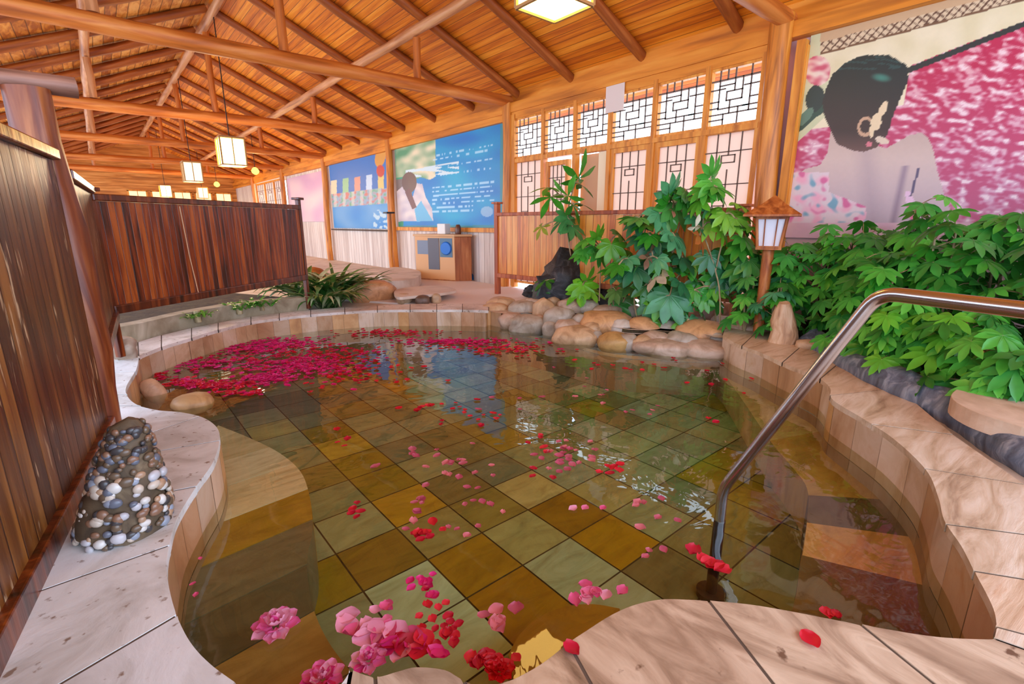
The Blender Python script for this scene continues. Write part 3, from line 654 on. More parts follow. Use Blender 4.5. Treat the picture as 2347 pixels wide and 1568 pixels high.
def bather(u, v, y, z):
    s = (u-905)/245; top = 340-(u-905)*.233; t = (v-top)/(520-top)
    c = mixc((30, 120, 200), (38, 176, 214), .5+.8*nz_(u*.012, v*.03))
    c = mixc(c, (20, 128, 196), max(0, (s-.8)*3))
    if s < .38 and t < .42+.1*nz_(u*.03, 0):
        c = mixc((96, 160, 116), (236, 226, 190), .4+1.1*nz_(u*.04, v*.05, 1, 2)+s)
    if t > .38 and s < .08: c = mixc((90, 140, 110), (60, 170, 130), nz_(u, v, .05)+.5)
    if s < .16 and .4 < t < .62: c = (132, 118, 112)
    if .3 < t < .42 and .1 < s < .6 and nz_(u*.02, v*.16, 1, 6) > .0: c = (214, 236, 240)
    fig = [(908, 440), (925, 425), (945, 455), (955, 420), (968, 422), (975, 450), (990, 478), (993, 506), (912, 508), (908, 470)]
    if inpoly((u, v), fig): c = mixc((236, 224, 216), (200, 190, 200), .5+nz_(u, v, .06))
    if inpoly((u, v), [(950, 480), (965, 460), (992, 506), (955, 508)]): c = (110, 190, 226)
    if ell(u, v, 938, 418, 17, 24) < 1: c = (118, 92, 80)
    if inpoly((u, v), [(928, 440), (938, 430), (955, 475), (945, 480)]): c = (124, 84, 78)
    if s > .35:
        l_ = (t*22) % 1; row = int(t*22)
        if l_ < .42 and row in (4, 5, 7, 9, 12, 13, 14, 15, 16, 17, 18) and nz_(u*.16, row*3.1) > (-.15 if row > 10 else .08) and s < .93-(.2 if row > 16 else 0): c = mixc(c, (206, 236, 250), .75)
        if ell(u, v, 1116, 485, 14, 12) < 1: c = mixc(c, (190, 206, 226), .7)
    if s < .012 or s > .985 or t > .985: c = mixc(c, (90, 150, 130), .6)
    return c
o = banner('blue_banner', 9.74, 6.17, 1.08, 2.63, 260, 130, bather)
tag(o, 'large blue printed banner with a kneeling bather and lines of pale text', 'banner')
def products(u, v, y, z):
    s = (u-745)/148; top = 362-(u-745)*.216; t = (v-top)/(530-top)
    c = mixc((64, 132, 206), (40, 110, 190), t*2) if t < .5 else mixc((110, 170, 216), (46, 140, 210), .5+.7*nz_(u*.03, v*.03))
    if .32 < t < .52 and int(s*11) % 2 == 1: c = [(226, 214, 176), (150, 200, 150), (222, 150, 130), (200, 222, 240), (226, 200, 120)][int(s*5.4) % 5]
    if .5 < t < .68:
        k_ = nz_(u*.11, v*.12, 1, 2); c = mixc((150, 176, 200), (206, 120, 110), k_*3); c = mixc(c, (110, 170, 130), -k_*2.5)
        if int(s*22) % 3 == 0: c = mixc(c, (220, 214, 200), .6)
    if ell(u, v, 872, 358, 12, 26, .2) < 1: c = (222, 160, 70)
    if ell(u, v, 872, 392, 9, 14) < 1: c = (206, 66, 50)
    if t > .75 and s > .75 and nz_(u*.1, v*.1) > 0: c = (190, 220, 230)
    return c
o = banner('picture_banner', 13.5, 10.02, 1.03, 2.63, 130, 90, products)
tag(o, 'blue printed banner with rows of small coloured pictures and an orange flower', 'banner')
o = banner('pink_banner', 17.3, 13.95, 1.2, 2.55, 60, 50, lambda u, v, y, z: mixc((206, 160, 196), (232, 200, 206), .5+1.1*nz_(y*.8, z*2)))
tag(o, 'pale lilac pink banner far down the wall, above the back fence corner', 'banner')
# bottom rails of the banner bays
m = MB(); m.box((XW+.03, 7.9, 1.04), (.07, 3.7, .07)); struct('trim_9', m, WD['trimw'])
m = MB(); m.box((XW+.03, 11.77, .99), (.06, 3.7, .03)); struct('trim_10', m, M_mortar)
m = MB(); m.box((XW+.03, 1.95, 1.4), (.06, .05, 2.5)); struct('trim_11', m, WD['trimw'])

# ------------------------------------------------------------------ board fences
def fence(name, A, B, z0, z1, th, panelmat, railmat, label, postA=None, postB=None, postmat=None, pr=.04, bottom=.045, top=.06, slant=0):
    A, B = Vector(A), Vector(B); L_ = (B-A).length; ang = math.atan2(B.y-A.y, B.x-A.x)
    r = empty(name, (A.x, A.y, 0), ang)
    m = MB(); m.box((L_/2, 0, (z0+z1)/2), (L_-.02, th, z1-z0-.06)); m.build('board_panel', panelmat, r)
    m = MB(); m.box((L_/2, 0, z1-.005), (L_, th+.05, .045)); m.build('top_rail', railmat, r, bevel=.006)
    m = MB(); m.box((L_/2, 0, z0+.03), (L_, th+.05, top)); m.build('bottom_rail', railmat, r, bevel=.006)
    for x, P in ((0, postA), (L_, postB)):
        if P:
            m = MB(); m.box((x, 0, (P[0]+P[1])/2), (pr*2, pr*2, P[1]-P[0])); po = m.build('post', postmat or railmat, r, bevel=.005); m = MB(); m.box((x, 0, P[1]+.01), (pr*2+.05, pr*2+.05, .025)); m.build('post_cap', postmat or railmat, po, bevel=.005)
    tag(r, label, 'fence'); return r
M_panelD2 = planks('dark_board_panel_local', (64, 30, 6), (104, 58, 18), (146, 92, 36), 0, .09, (13, 13, 1.3), rough=.42, seam=(40, 14, 4), coat=.12, world=False, bstr=.5)
M_panelB2 = planks('red_brown_panel_local', (54, 12, 2), (126, 48, 10), (176, 88, 28), 0, .05, (18, 18, 1.5), rough=.35, seam=(56, 16, 5), coat=.3, world=False, bstr=.5)
M_panelF2 = planks('orange_panel_local', (196, 100, 20), (234, 140, 44), (246, 170, 76), 0, .1, (18, 18, 1.3), rough=.4, seam=(140, 62, 16), coat=.2, world=False)
def scuff(m, zlo, zhi):
    nt = m.node_tree; L = nt.links.new; p = [q for q in nt.nodes if q.type == 'BSDF_PRINCIPLED'][0]; src = p.inputs['Base Color'].links[0].from_socket
    g = coords(nt, (40, 40, 7), False); n = N(nt, 'ShaderNodeTexNoise'); n.inputs['Scale'].default_value = 1; n.inputs['Detail'].default_value = 3; L(g, n.inputs[0])
    n2 = N(nt, 'ShaderNodeTexNoise'); n2.inputs['Scale'].default_value = 2.6; n2.inputs['Detail'].default_value = 1; L(coords(nt, (1, 1, 1), False), n2.inputs[0])
    ad = N(nt, 'ShaderNodeMath', operation='MULTIPLY_ADD'); L(n2.outputs[0], ad.inputs[0]); ad.inputs[1].default_value = .6; L(n.outputs[0], ad.inputs[2])
    mr = N(nt, 'ShaderNodeMapRange'); L(ad.outputs[0], mr.inputs[0]); mr.inputs[1].default_value = zlo; mr.inputs[2].default_value = zhi; mr.inputs[4].default_value = .75
    mi = N(nt, 'ShaderNodeMix', data_type='RGBA'); L(mr.outputs[0], mi.inputs[0]); L(src, mi.inputs[6]); mi.inputs[7].default_value = lin((206, 170, 130)); L(mi.outputs[2], p.inputs['Base Color'])
scuff(M_panelD2, .96, 1.04)
fence('board_fence', (-.52, .3, 0), (-.105, 2.88, 0), .19, 1.435, .03, M_panelD2, WD['dark'], 'dark varnished board fence towering at the left edge beside the pebble cone', top=.08)
fence('board_fence', (-.075, 3.03, 0), (.0, 4.32, 0), .5, 1.37, .025, M_panelD2, WD['dark'], 'short dark board fence section between the big log post and the back fence')
fb = fence('board_fence', (.0, 4.36, 0), (1.735, 5.70, 0), .53, 1.325, .025, M_panelB2, WD['dark'], 'red-brown board fence behind the pool with a thin pale line down it', postB=(.2, 1.40), pr=.022, postA=(.22, 1.36))
m = MB(); m.tube([(.66, -.026, 1.28), (.675, -.03, .9), (.71, -.03, .56)], .004, 6); m.build('pale_strip', plain('pale_strip_colour', (220, 180, 140), .7), fb)  # thin pale strip down the front of the fence boards
fence('board_fence', (4.265, 5.40, 0), (4.60, 2.15, 0), .41, 1.275, .025, M_panelF2, WD['red'], 'orange board fence behind the rock plants in front of the lattice windows', postA=(.17, 1.41), pr=.033, postB=(.17, 1.3))
o = logobj('corner_post', (-.115, 2.955, .19), (-.115, 2.955, 1.69), .078, wood('corner_post_wood', (60, 18, 4), (120, 52, 16), (170, 100, 50), (10, 10, .8), rough=.4), n=9, seg=16)
tag(o, 'thick round dark log post at the end of the left fence', 'post')
o = logobj('post_top_log', (-.62, 2.93, 1.715), (.03, 2.99, 1.72), .04, wood('grey_log', (96, 60, 44), (150, 104, 84), (186, 140, 116), (9, 9, 1)), n=5, seg=12)
tag(o, 'weathered grey-brown log lying across the top of the left log post', 'log')
# small far fence post pairs near banners
o = logobj('short_post', (4.3, 8.75, .15), (4.3, 8.75, 1.33), .04, WD['post'], n=4); o2 = None
tag(o, 'short golden post with a dark cap in front of the picture banner', 'post')
m = MB(); m.box((4.3, 8.75, 1.345), (.16, .16, .03)); o = m.build('post_cap', M_black2); 
o.parent = bpy.data.objects['short_post']; o.matrix_parent_inverse = bpy.data.objects['short_post'].matrix_basis.inverted()

# ------------------------------------------------------------------ lamps of the hall
LX, LY, LZ = 2.42, 2.47, 2.47
def lamp_box(loc, label, mat, sc=1, rodtop=None):
    r = empty('ceiling_lantern', loc); x = .17*sc; hgt = .4*sc
    m = MB()
    for a in (-1, 1):
        for b in (-1, 1): m.box((a*x, b*x, 0), (.02*sc, .02*sc, hgt))
    for z in (-hgt/2, hgt/2):
        for a in (-1, 1): m.box((a*x, 0, z), (.018*sc, 2*x, .018*sc)); m.box((0, a*x, z), (2*x, .018*sc, .018*sc))
    for a in (-1, 1): m.box((a*x, 0, 0), (.014*sc, .014*sc, hgt)); m.box((0, a*x, 0), (.014*sc, .014*sc, hgt))
    m.box((0, 0, hgt/2+.01), (2*x, 2*x, .02))
    m.build('lamp_frame', plain('lamp_frame_wood', (176, 124, 66), .6), r)
    m = MB(); m.box((0, 0, -.005), (2*x-.02, 2*x-.02, hgt-.02)); m.build('lamp_shade', mat, r)
    m = MB(); m.tube([(0, 0, hgt/2), (0, 0, (rodtop or loc[2]+1)-loc[2])], .008, 6); m.build('rod', M_black2, r)
    tag(r, label, 'lamp'); return r
lamp_box((LX, LY, LZ+.2), 'box lantern of white paper hanging at the top edge of the picture', M_paper, 1, 3.8)
lamp_box((1.83, 9.09, 2.24), 'lit paper box lantern, largest of those hanging far back', M_paper, 1, 4.15)
lamp_box((1.83, 13.2, 2.25), 'lit paper box lantern hanging behind the largest far one', M_paperd, 1, 4.15)
lamp_box((2.0, 20.5, 2.2), 'bright small paper lantern just over the red-brown back fence, left one', M_paper, .9, 4.1)
lamp_box((3.12, 20.9, 2.2), 'faint small paper lantern just over the red-brown back fence, right one', M_paperd, .9, 3.6)
for x, y, z, lab in ((3.486, 14.76, 2.5, 'round yellow bulb glowing at the far right wall'), (3.556, 20.6, 2.5, 'round yellow bulb glowing far back over the fence')):
    r = root_at('hanging_bulb', (x, y, z)); m = MB(); m.tube([(x, y, z-.09), (x, y, z-.05), (x, y, z), (x, y, z+.06), (x, y, z+.09)], [.03, .085, .1, .07, .03], 12); m.build('bulb', M_bulb, r)
    m = MB(); m.tube([(x, y, z+.09), (x, y, ZB+SL*(XW-x)-.02)], .008, 6); m.build('cable', M_black2, r); tag(r, lab, 'lamp')
# garden lantern on a post
lx, ly = 4.36, 1.8
r = empty('garden_lantern', (lx, ly, .22), math.radians(20)); r.scale = (1.13, 1.13, 1.0)
m = MB(); n0 = .185; k_ = .06
m.add([(-n0, -n0, 1.0), (n0, -n0, 1.0), (n0, n0, 1.0), (-n0, n0, 1.0), (-n0*.42, -n0*.42, 1.085), (n0*.42, -n0*.42, 1.085), (n0*.42, n0*.42, 1.085), (-n0*.42, n0*.42, 1.085), (0, 0, 1.16), (-n0, -n0, .985), (n0, -n0, .985), (n0, n0, .985), (-n0, n0, .985)],
      [(0, 1, 5, 4), (1, 2, 6, 5), (2, 3, 7, 6), (3, 0, 4, 7), (4, 5, 8), (5, 6, 8), (6, 7, 8), (7, 4, 8), (9, 12, 11, 10), (0, 9, 10, 1), (1, 10, 11, 2), (2, 11, 12, 3), (3, 12, 9, 0)])
m.build('roof', WD['lantern'], r)
m = MB()
for a in (-1, 1):
    for b in (-1, 1): m.tube([(a*.075, b*.075, .73), (a*.1, b*.1, .99)], .011, 6)
    m.box((a*.098, 0, .975), (.018, .2, .022)); m.box((0, a*.098, .975), (.2, .018, .022)); m.box((a*.076, 0, .735), (.018, .16, .022)); m.box((0, a*.076, .735), (.16, .018, .022))
m.box((0, 0, .725), (.17, .17, .02))
for a in (-1, 1):
    for b in (-.035, .035): m.tube([(a*.078, b, .735), (a*.097, b*1.15, .975)], .0045, 5); m.tube([(b, a*.078, .735), (b*1.15, a*.097, .975)], .0045, 5)
m.build('lantern_frame', WD['lantern'], r)
fr_ = bpy.data.objects['lantern_frame']; m = MB(); b_, t_ = .066, .09
m.add([(-b_, -b_, .745), (b_, -b_, .745), (b_, b_, .745), (-b_, b_, .745), (-t_, -t_, .965), (t_, -t_, .965), (t_, t_, .965), (-t_, t_, .965)], [(0, 1, 5, 4), (1, 2, 6, 5), (2, 3, 7, 6), (3, 0, 4, 7)]); m.build('paper_pane', plain('lantern_paper', (236, 232, 240), .5), fr_)
m = MB(); m.tube([(0, 0, 0), (0, 0, .72)], .04, 10); m.build('post', WD['lantern'], r)
tag(r, 'small roofed wooden garden lantern in front of the post beside the mural', 'lantern')

# ------------------------------------------------------------------ handrail
r = root_at('handrail', (1.72, .77, -.37))
knee = Vector((1.715, .385, .955))
def fillet(pts, rad, n=6):
    out = [Vector(pts[0])]
    for a, b, c in zip(pts, pts[1:], pts[2:]):
        a, b, c = Vector(a), Vector(b), Vector(c); p = b+(a-b).normalized()*rad; q = b+(c-b).normalized()*rad
        for i in range(n+1): t = i/n; out.append(p*(1-t)**2+b*2*t*(1-t)+q*t*t)
    out.append(Vector(pts[-1])); return out
m = MB(); m.tube(fillet([(1.735, .775, -.02), (1.72, .77, .145), knee, (1.60, .02, .955), (1.52, -.5, .8), (1.5, -.58, .19)], .055), .0205, 16); m.build('rail_tube', M_steel, r)
m = MB(); m.tube([(1.755, .785, -.36), (1.735, .775, -.02), (1.733, .774, .0)], .0225, 14); m.build('submerged_post', M_dsteel, r)
m = MB(); m.tube([(1.757, .786, -.378), (1.757, .786, -.355)], .06, 20); m.build('flange', M_dsteel, r)
tag(r, 'bent stainless steel handrail rising from the pool at the right', 'handrail')

# ------------------------------------------------------------------ rocks
def rockmesh(name, rx, ry, rz, seed, mat, col=(255, 255, 255), rough=.18, sub_=3, jag=1.5):
    import bmesh
    bm = bmesh.new(); bmesh.ops.create_icosphere(bm, subdivisions=sub_, radius=1)
    for v in bm.verts:
        d = 1+rough*noise.noise(v.co*jag+Vector((seed*3.1, seed, 0)))+rough*.4*noise.noise(v.co*jag*2.6+Vector((0, seed, 5)))
        q = v.co*d; q = Vector(tuple(math.copysign(abs(c)**.85, c) for c in q)); v.co = Vector((q.x*rx, q.y*ry, q.z*rz))
    me = bpy.data.meshes.new(name); bm.to_mesh(me); bm.free()
    a = me.color_attributes.new('Col', 'FLOAT_COLOR', 'POINT'); a.data.foreach_set('color', np.tile(np.array(lin(col), np.float32), len(me.vertices)))
    me.polygons.foreach_set('use_smooth', [True]*len(me.polygons)); me.materials.append(mat)
    o = bpy.data.objects.new(name, me); COL.objects.link(o); return o
def place_rock(cx, cy_, w, h, z, col, label, name='boulder', mat=None, group=None, depthk=.8, tilt=None, rough=.18, jag=1.5, off=0.):
    p = atz(cx, cy_, z); dd = (p-Vector((0, 0, CZ))); D = dd.length*F_/ray(cx, cy_).length*1.0
    wx = w/2/F_*D; hz = h/2/F_*D
    o = rockmesh(name, wx, max(wx*depthk, .04), hz, cx*.013+cy_*.07, mat or M_rock, col, rough, 3, jag)
    o.location = p+Vector((dd.x, dd.y, 0)).normalized()*off; o.rotation_euler = (0, tilt or 0, -YAW-math.atan((cx-W/2)/F_)+0); tag(o, label, 'rock', group); return o
TAN = (236, 204, 168); ORG = (240, 192, 142); GRY = (206, 200, 192); PNK = (226, 204, 190); GLD = (224, 184, 120); WHT = (230, 222, 216)
rk = [ # cx, cy, w, h, z, colour, label
 (1135, 722, 60, 46, .08, TAN, 'tan rock at the left end of the rock edging, touching the back rim'), (1212, 746, 76, 40, .06, GRY, 'grey-pink flat rock at the waterline, left part of the rock edging'), (1262, 758, 34, 36, .05, GRY, 'small grey rock at the waterline left of the long pale slab rock'),
 (1322, 772, 92, 40, .05, TAN, 'long pale tan slab rock at the waterline'), (1408, 786, 64, 38, .04, GLD, 'yellow-brown rock at the waterline below the two ochre boulders'), (1368, 778, 24, 30, .05, GRY, 'narrow grey stone wedged at the waterline'),
 (1520, 797, 110, 34, .04, PNK, 'long low pinkish rock at the waterline, right part'), (1612, 802, 96, 36, .04, PNK, 'low pink-brown rock at the waterline beside the right coping'), (1172, 738, 50, 34, .07, PNK, 'pinkish rock at the waterline beside the end rock'),
 (1282, 735, 62, 52, .14, GRY, 'grey round rock in the middle course left'), (1386, 742, 108, 46, .14, ORG, 'wide ochre boulder in the middle of the edging'), (1473, 762, 68, 54, .1, ORG, 'round ochre boulder right of the wide one'), (1527, 757, 58, 44, .12, GRY, 'pale grey boulder under the hanging fatsia leaves'),
 (1608, 768, 98, 50, .11, ORG, 'large ochre-tan boulder touching the right coping'), (1202, 712, 66, 40, .15, GRY, 'grey rock in the middle course near the left end'), (1246, 718, 46, 52, .16, TAN, 'upright tan rock near the left end of the edging'),
 (1150, 700, 58, 30, .17, TAN, 'flat tan rock on top at the left end'), (1222, 698, 40, 22, .22, WHT, 'small pale rock on top near the black rock'), (1268, 694, 26, 22, .22, TAN, 'tiny round tan stone on top beside the black rock'), (1308, 706, 56, 34, .2, PNK, 'pinkish rock on top below the black rock'), (1350, 706, 42, 30, .21, WHT, 'pale rounded stone below the bright green leaf'),
 (1396, 716, 66, 28, .19, PNK, 'pink-tan rock behind the wide ochre boulder'), (1452, 720, 42, 32, .18, GRY, 'small grey rock between the stems'), (1502, 736, 36, 26, .16, GRY, 'small grey rock half hidden by leaves'), (1330, 742, 40, 36, .13, GRY, 'grey stone filling the middle course'),
 (1614, 722, 52, 48, .2, GRY, 'mottled grey boulder under the leaves right of centre'), (1684, 722, 80, 44, .22, GRY, 'smooth grey boulder beside the coping corner'), (1742, 710, 48, 46, .24, (140, 140, 150), 'dark grey stone beside the wooden stump'),
 (1560, 730, 50, 34, .18, TAN, 'tan rock under the drooping bright leaves'), (1720, 752, 90, 34, .19, PNK, 'flat pinkish rock on the coping corner'), (1425, 764, 40, 30, .08, GRY, 'grey stone between the ochre boulders'), (1235, 738, 36, 26, .1, PNK, 'small pink rock in the left middle course'), (1652, 745, 40, 36, .17, WHT, 'small pale rock wedged at the coping corner')]
for q, (cx, cy_, w, h, z, c, lab) in enumerate(rk):
    place_rock(cx, cy_, w*1.2, h*1.3, z-.01, c, lab, group='rocks edging the pool below the plants', rough=.2)
# bed behind the rocks
bp = [atz(1125, 700, .14), atz(1215, 720, .14), atz(1330, 740, .14), atz(1450, 765, .14), atz(1560, 772, .14), atz(1660, 765, .14)]
m = MB(); m.prism([(p.x+.1, p.y+.16) for p in bp]+[(4.3, 2.1), (4.75, 2.1), (4.75, 2.6), (4.3, 4.7), (4.0, 4.9), (3.6, 4.8)], -.1, .15); struct('garden_bed_rocks', m, M_soil)
o = place_rock(1312, 692, 175, 175, .2, (255, 255, 255), 'big jagged black rock in the planting beside the orange fence', 'black_rock', M_black, depthk=.5, rough=.8, jag=2.2); o.location.z = .24
place_rock(1235, 670, 70, 34, .24, (255, 255, 255), 'low dark rock left of the big black rock', 'black_rock', M_black, depthk=.35, rough=.7, jag=2.2)
place_rock(1390, 700, 80, 70, .2, (255, 255, 255), 'dark rock in the planting right of the bright leaf', 'black_rock', M_black, depthk=.35, rough=.7, jag=2.2)
for q, (cx, cy_, w, h, z, c, lab) in enumerate([(1440, 786, 44, 34, .04, GRY, 'small grey stone at the waterline below the round ochre boulder'), (1476, 790, 48, 32, .04, TAN, 'tan stone at the waterline between two low rocks'), (1560, 782, 60, 34, .08, GRY, 'grey stone in the lower course under the right ochre boulder'), (1500, 778, 50, 32, .08, PNK, 'pink stone in the lower course under the pale grey boulder'), (1425, 752, 40, 32, .13, WHT, 'pale stone right of the wide ochre boulder'), (1560, 752, 44, 34, .14, TAN, 'tan stone left of the right ochre boulder'), (1645, 788, 40, 44, .06, GRY, 'grey stone at the waterline against the coping end'), (1300, 752, 50, 32, .1, PNK, 'pink stone above the long pale slab rock'), (1355, 758, 40, 28, .1, TAN, 'tan stone under the wide ochre boulder'), (1590, 745, 44, 30, .17, GRY, 'grey stone on top behind the right ochre boulder')]):
    place_rock(cx, cy_, w*1.2, h*1.3, z, c, lab, group='rocks edging the pool below the plants', rough=.2)
o = place_rock(858, 672, 108, 58, .25, (232, 178, 132), 'large angular tan boulder on the back rim beside the striped plants', depthk=.6, rough=.35, jag=1.1)
place_rock(352, 897, 42, 64, .02, (230, 186, 154), 'oblong pinkish stone at the left rim partly in the water', 'stone', depthk=.8, tilt=-.5, rough=.1)
place_rock(442, 925, 84, 46, .0, (222, 180, 130), 'round tan stone half under water by the left rim', 'stone', depthk=.9, rough=.12)
place_rock(285, 800, 52, 56, .26, (190, 176, 164), 'grey stone block at the far end of the left deck', 'stone', depthk=.8, rough=.3)
place_rock(1860, 792, 70, 26, .21, (232, 200, 168), 'low flat tan stone lying on the coping behind the stump', 'stone', depthk=.6)
for cx, cy_, w, h, lab in ((926, 685, 36, 26, 'left stone under the thin stone bench slab'), (968, 688, 34, 24, 'dark middle stone under the thin stone bench slab'), (1000, 686, 22, 26, 'right stone under the thin stone bench slab')):
    place_rock(cx, cy_, w, h, .22, (226, 200, 170) if cx != 968 else (130, 110, 100), lab, 'stone', group='stones under the bench slab', rough=.15)
def flatslab(name, pts, z, th, label, mat=M_pave, cat='slab'):
    P = catmull([atz(x, y, z) for x, y in pts], 5, True); m = MB(); m.prism([(p.x, p.y) for p in P], z-th, z); o = m.build(name, mat, bevel=.01); centre(o); tag(o, label, cat); return o
flatslab('stone_slab', [(908, 664), (960, 656), (1010, 655), (1046, 664), (1010, 672), (950, 678), (910, 680)], .28, .035, 'thin pale stone slab resting on small stones behind the back rim')
flatslab('stone_slab', [(868, 622), (905, 612), (960, 620), (955, 636), (905, 644), (880, 640)], .36, .16, 'grey stone ledge block beside the striped plants')
o = flatslab('stone_slab', [(2.0, 0)], .3, .1, '') if False else None
# pale raised path to the wall
m = MB(); m.prism([(3.35, 4.6), (4.9, 4.2), (4.9, 9.2), (2.6, 8.6), (2.2, 6.6)], .14, .172); struct('path', m, plain('pale_path', (230, 214, 204), .6))
# stump
p = atz(1797, 784, .19); m = MB(); m.tube([(0, 0, -.0), (-.005, 0, .1), (-.02, 0, .2), (-.045, 0, .3), (-.055, 0, .345)], [.118, .108, .094, .068, .04], 18, wob=.35)
o = m.build('log_stump', wood('stump_wood', (150, 104, 70), (206, 160, 120), (230, 196, 160), (14, 14, 3))); o.location = p+Vector((0, .02, -.01)); tag(o, 'pale stump of driftwood standing on the coping by the bushes', 'stump')
# garden bed right and grey kerb
cur = catmull([Vector((4.3, 1.35, 0)), Vector((4.02, 1.06, 0)), Vector((3.66, .80, 0)), Vector((3.38, .48, 0)), Vector((3.22, .28, 0)), Vector((2.98, .12, 0)), Vector((2.76, -.05, 0)), Vector((2.6, -.35, 0)), Vector((2.5, -.8, 0))], 6)
m = MB(); m.tube([Vector((p.x+.05, p.y+.02, .2)) for p in cur], .105, 14, wob=.3, cap=True); struct('trim_12', m, M_curb)
m = MB(); m.prism([(p.x+.1, p.y+.03) for p in cur]+[(2.7, -1.9), (4.9, -1.9), (4.9, 1.75), (4.6, 1.62)], .12, .27); struct('garden_bed_right', m, M_soil)
flatslab('flat_stone', [(2180, 905), (2230, 880), (2347, 885), (2420, 920), (2400, 985), (2300, 965), (2215, 935)], .325, .08, 'flat tan stone on the grey kerb at the right edge', stone('tan_flat', [(.3, (176, 140, 110)), (.6, (214, 182, 154)), (.8, (226, 200, 176))], vcol=False), 'rock')

# ------------------------------------------------------------------ pebble cone
r = root_at('pebble_cone', (-.07, 1.87, .19)); cx, cy_, = -.075, 1.87
m = MB(); hh = [0, .05, .12, .2, .28, .335, .36]; rdd = [.125, .122, .108, .088, .066, .045, .015]
m.tube([(cx+.012*k, cy_, .19+h_) for k, h_ in enumerate(hh)], [q*.95 for q in rdd], 20, wob=.2); m.build('mortar_core', stone('cone_core', [(.3, (56, 44, 32)), (.55, (104, 84, 60)), (.8, (150, 128, 96))], (9, 9, 9), vcol=False), r)
m = MB(); rp = random.Random(5); pc = [(196, 192, 194), (150, 158, 172), (206, 190, 172), (182, 146, 116), (104, 108, 120), (70, 66, 66), (220, 214, 206), (140, 104, 80), (110, 90, 70)]
import bmesh as _b
bm = _b.new(); _b.ops.create_icosphere(bm, subdivisions=2, radius=1); iv = [v.co.copy() for v in bm.verts]; iff = [tuple(v.index for v in f.verts) for f in bm.faces]; bm.free()
for k in range(430):
    t = rp.random()**1.25; h_ = t*.33; a = rp.uniform(0, 6.283)
    i = max(j for j in range(len(hh)-1) if hh[j] <= h_); rad = rdd[i]+(rdd[i+1]-rdd[i])*(h_-hh[i])/(hh[i+1]-hh[i]); s = rp.uniform(.008, .019)*(1 if t < .6 else .85)
    sh = .012*(i+(h_-hh[i])/(hh[i+1]-hh[i]))
    M = Matrix.Translation((cx+sh+math.cos(a)*rad*.98, cy_+math.sin(a)*rad*.98, .197+h_)) @ Matrix.Rotation(a, 4, 'Z') @ Matrix.Diagonal((s*.7, s*rp.uniform(.8, 1.3), s*rp.uniform(.8, 1.1), 1))
    cc_ = rp.choice(pc if t < .62 else pc[4:6]+pc[7:]); m.add(iv, iff, lin(cc_), M, True)
o = m.build('embedded_pebbles', M_peb, r); o['kind'] = 'stuff'
tag(r, 'cone of small pebbles set in mortar standing on the white deck by the left fence', 'ornament')

# ------------------------------------------------------------------ cabinet and things around it
r = root_at('cabinet', (4.65, 7.4, .17)); A = Vector((4.33, 7.84)); B = Vector((4.66, 7.08)); C_ = Vector((4.92, 6.95)); D_ = Vector((4.92, 8.0))
m = MB(); m.prism([A, B, C_, D_], .17, .93); m.build('body', WD['cabinet'], r, bevel=.01)
m = MB(); m.prism([A+Vector((-.03, .03)), B+Vector((-.03, -.04)), C_+Vector((0, -.03)), D_+Vector((0, .03))], .93, .965); m.build('cabinet_top', plain('cabinet_top_tan', (214, 164, 112), .5), r, bevel=.006)
dv = (B-A); dn = Vector((-dv.y, dv.x)).normalized(); dn = dn if dn.x < 0 else -dn
def frontpanel(name, s0, s1, z0, z1, c, out=.012, rough=.5):
    a = A+dv*s0; b = A+dv*s1; m = MB(); m.prism([a, b, b+dn*out, a+dn*out], z0, z1); return m.build(name, plain(name+'_%d' % int(z0*100+s0*10), c, rough), r)
frontpanel('front_frame', 0, 1, .19, .93, (226, 168, 112), .008)
frontpanel('opening', .06, .42, .62, .86, (128, 136, 150), .014)
frontpanel('opening', .34, .62, .36, .9, (104, 100, 104), .016)
frontpanel('opening', .64, .95, .58, .9, (90, 120, 140), .014)
a = A+dv*.8+dn*.02; m = MB(); m.tube([(a.x, a.y, .73), (a.x+dn.x*.02, a.y+dn.y*.02, .73)], [.115, .1], 20); m.build('blue_disc', plain('blue_plastic', (20, 110, 200), .35), r)
tag(r, 'wooden cabinet with grey openings and a blue disc, under the bather banner', 'cabinet')
m = MB(); m.box((4.72, 7.5, 1.055), (.17, .17, .18), .4); o = m.build('white_box', plain('white_plastic', (246, 242, 232), .5), bevel=.012); centre(o); tag(o, 'small white box standing on the cabinet top', 'box')
m = MB(); m.tube([(4.82, 7.2, .965), (4.82, 7.2, 1.0), (4.82, 7.2, 1.08), (4.82, 7.2, 1.13)], [.05, .055, .05, .03], 14); o = m.build('brown_jar', plain('brown_glaze', (104, 60, 34), .3)); centre(o); tag(o, 'dark brown jar beside the white box on the cabinet', 'jar')
p = atz(1092, 640, .172); r = root_at('blue_bucket', p)
m = MB(); m.tube([p, p+Vector((0, 0, .08)), p+Vector((0, 0, .2)), p+Vector((0, 0, .24))], [.125, .12, .07, .04], 16); m.build('bucket_body', plain('blue_bucket_plastic', (20, 104, 180), .4), r)
m = MB(); m.tube([p+Vector((-.12, .02, .03)), p+Vector((.0, .02, .5))], .012, 8); m.build('stick', plain('pale_stick', (226, 176, 130), .6), r); tag(r, 'blue bucket with a leaning stick beside the cabinet', 'bucket')

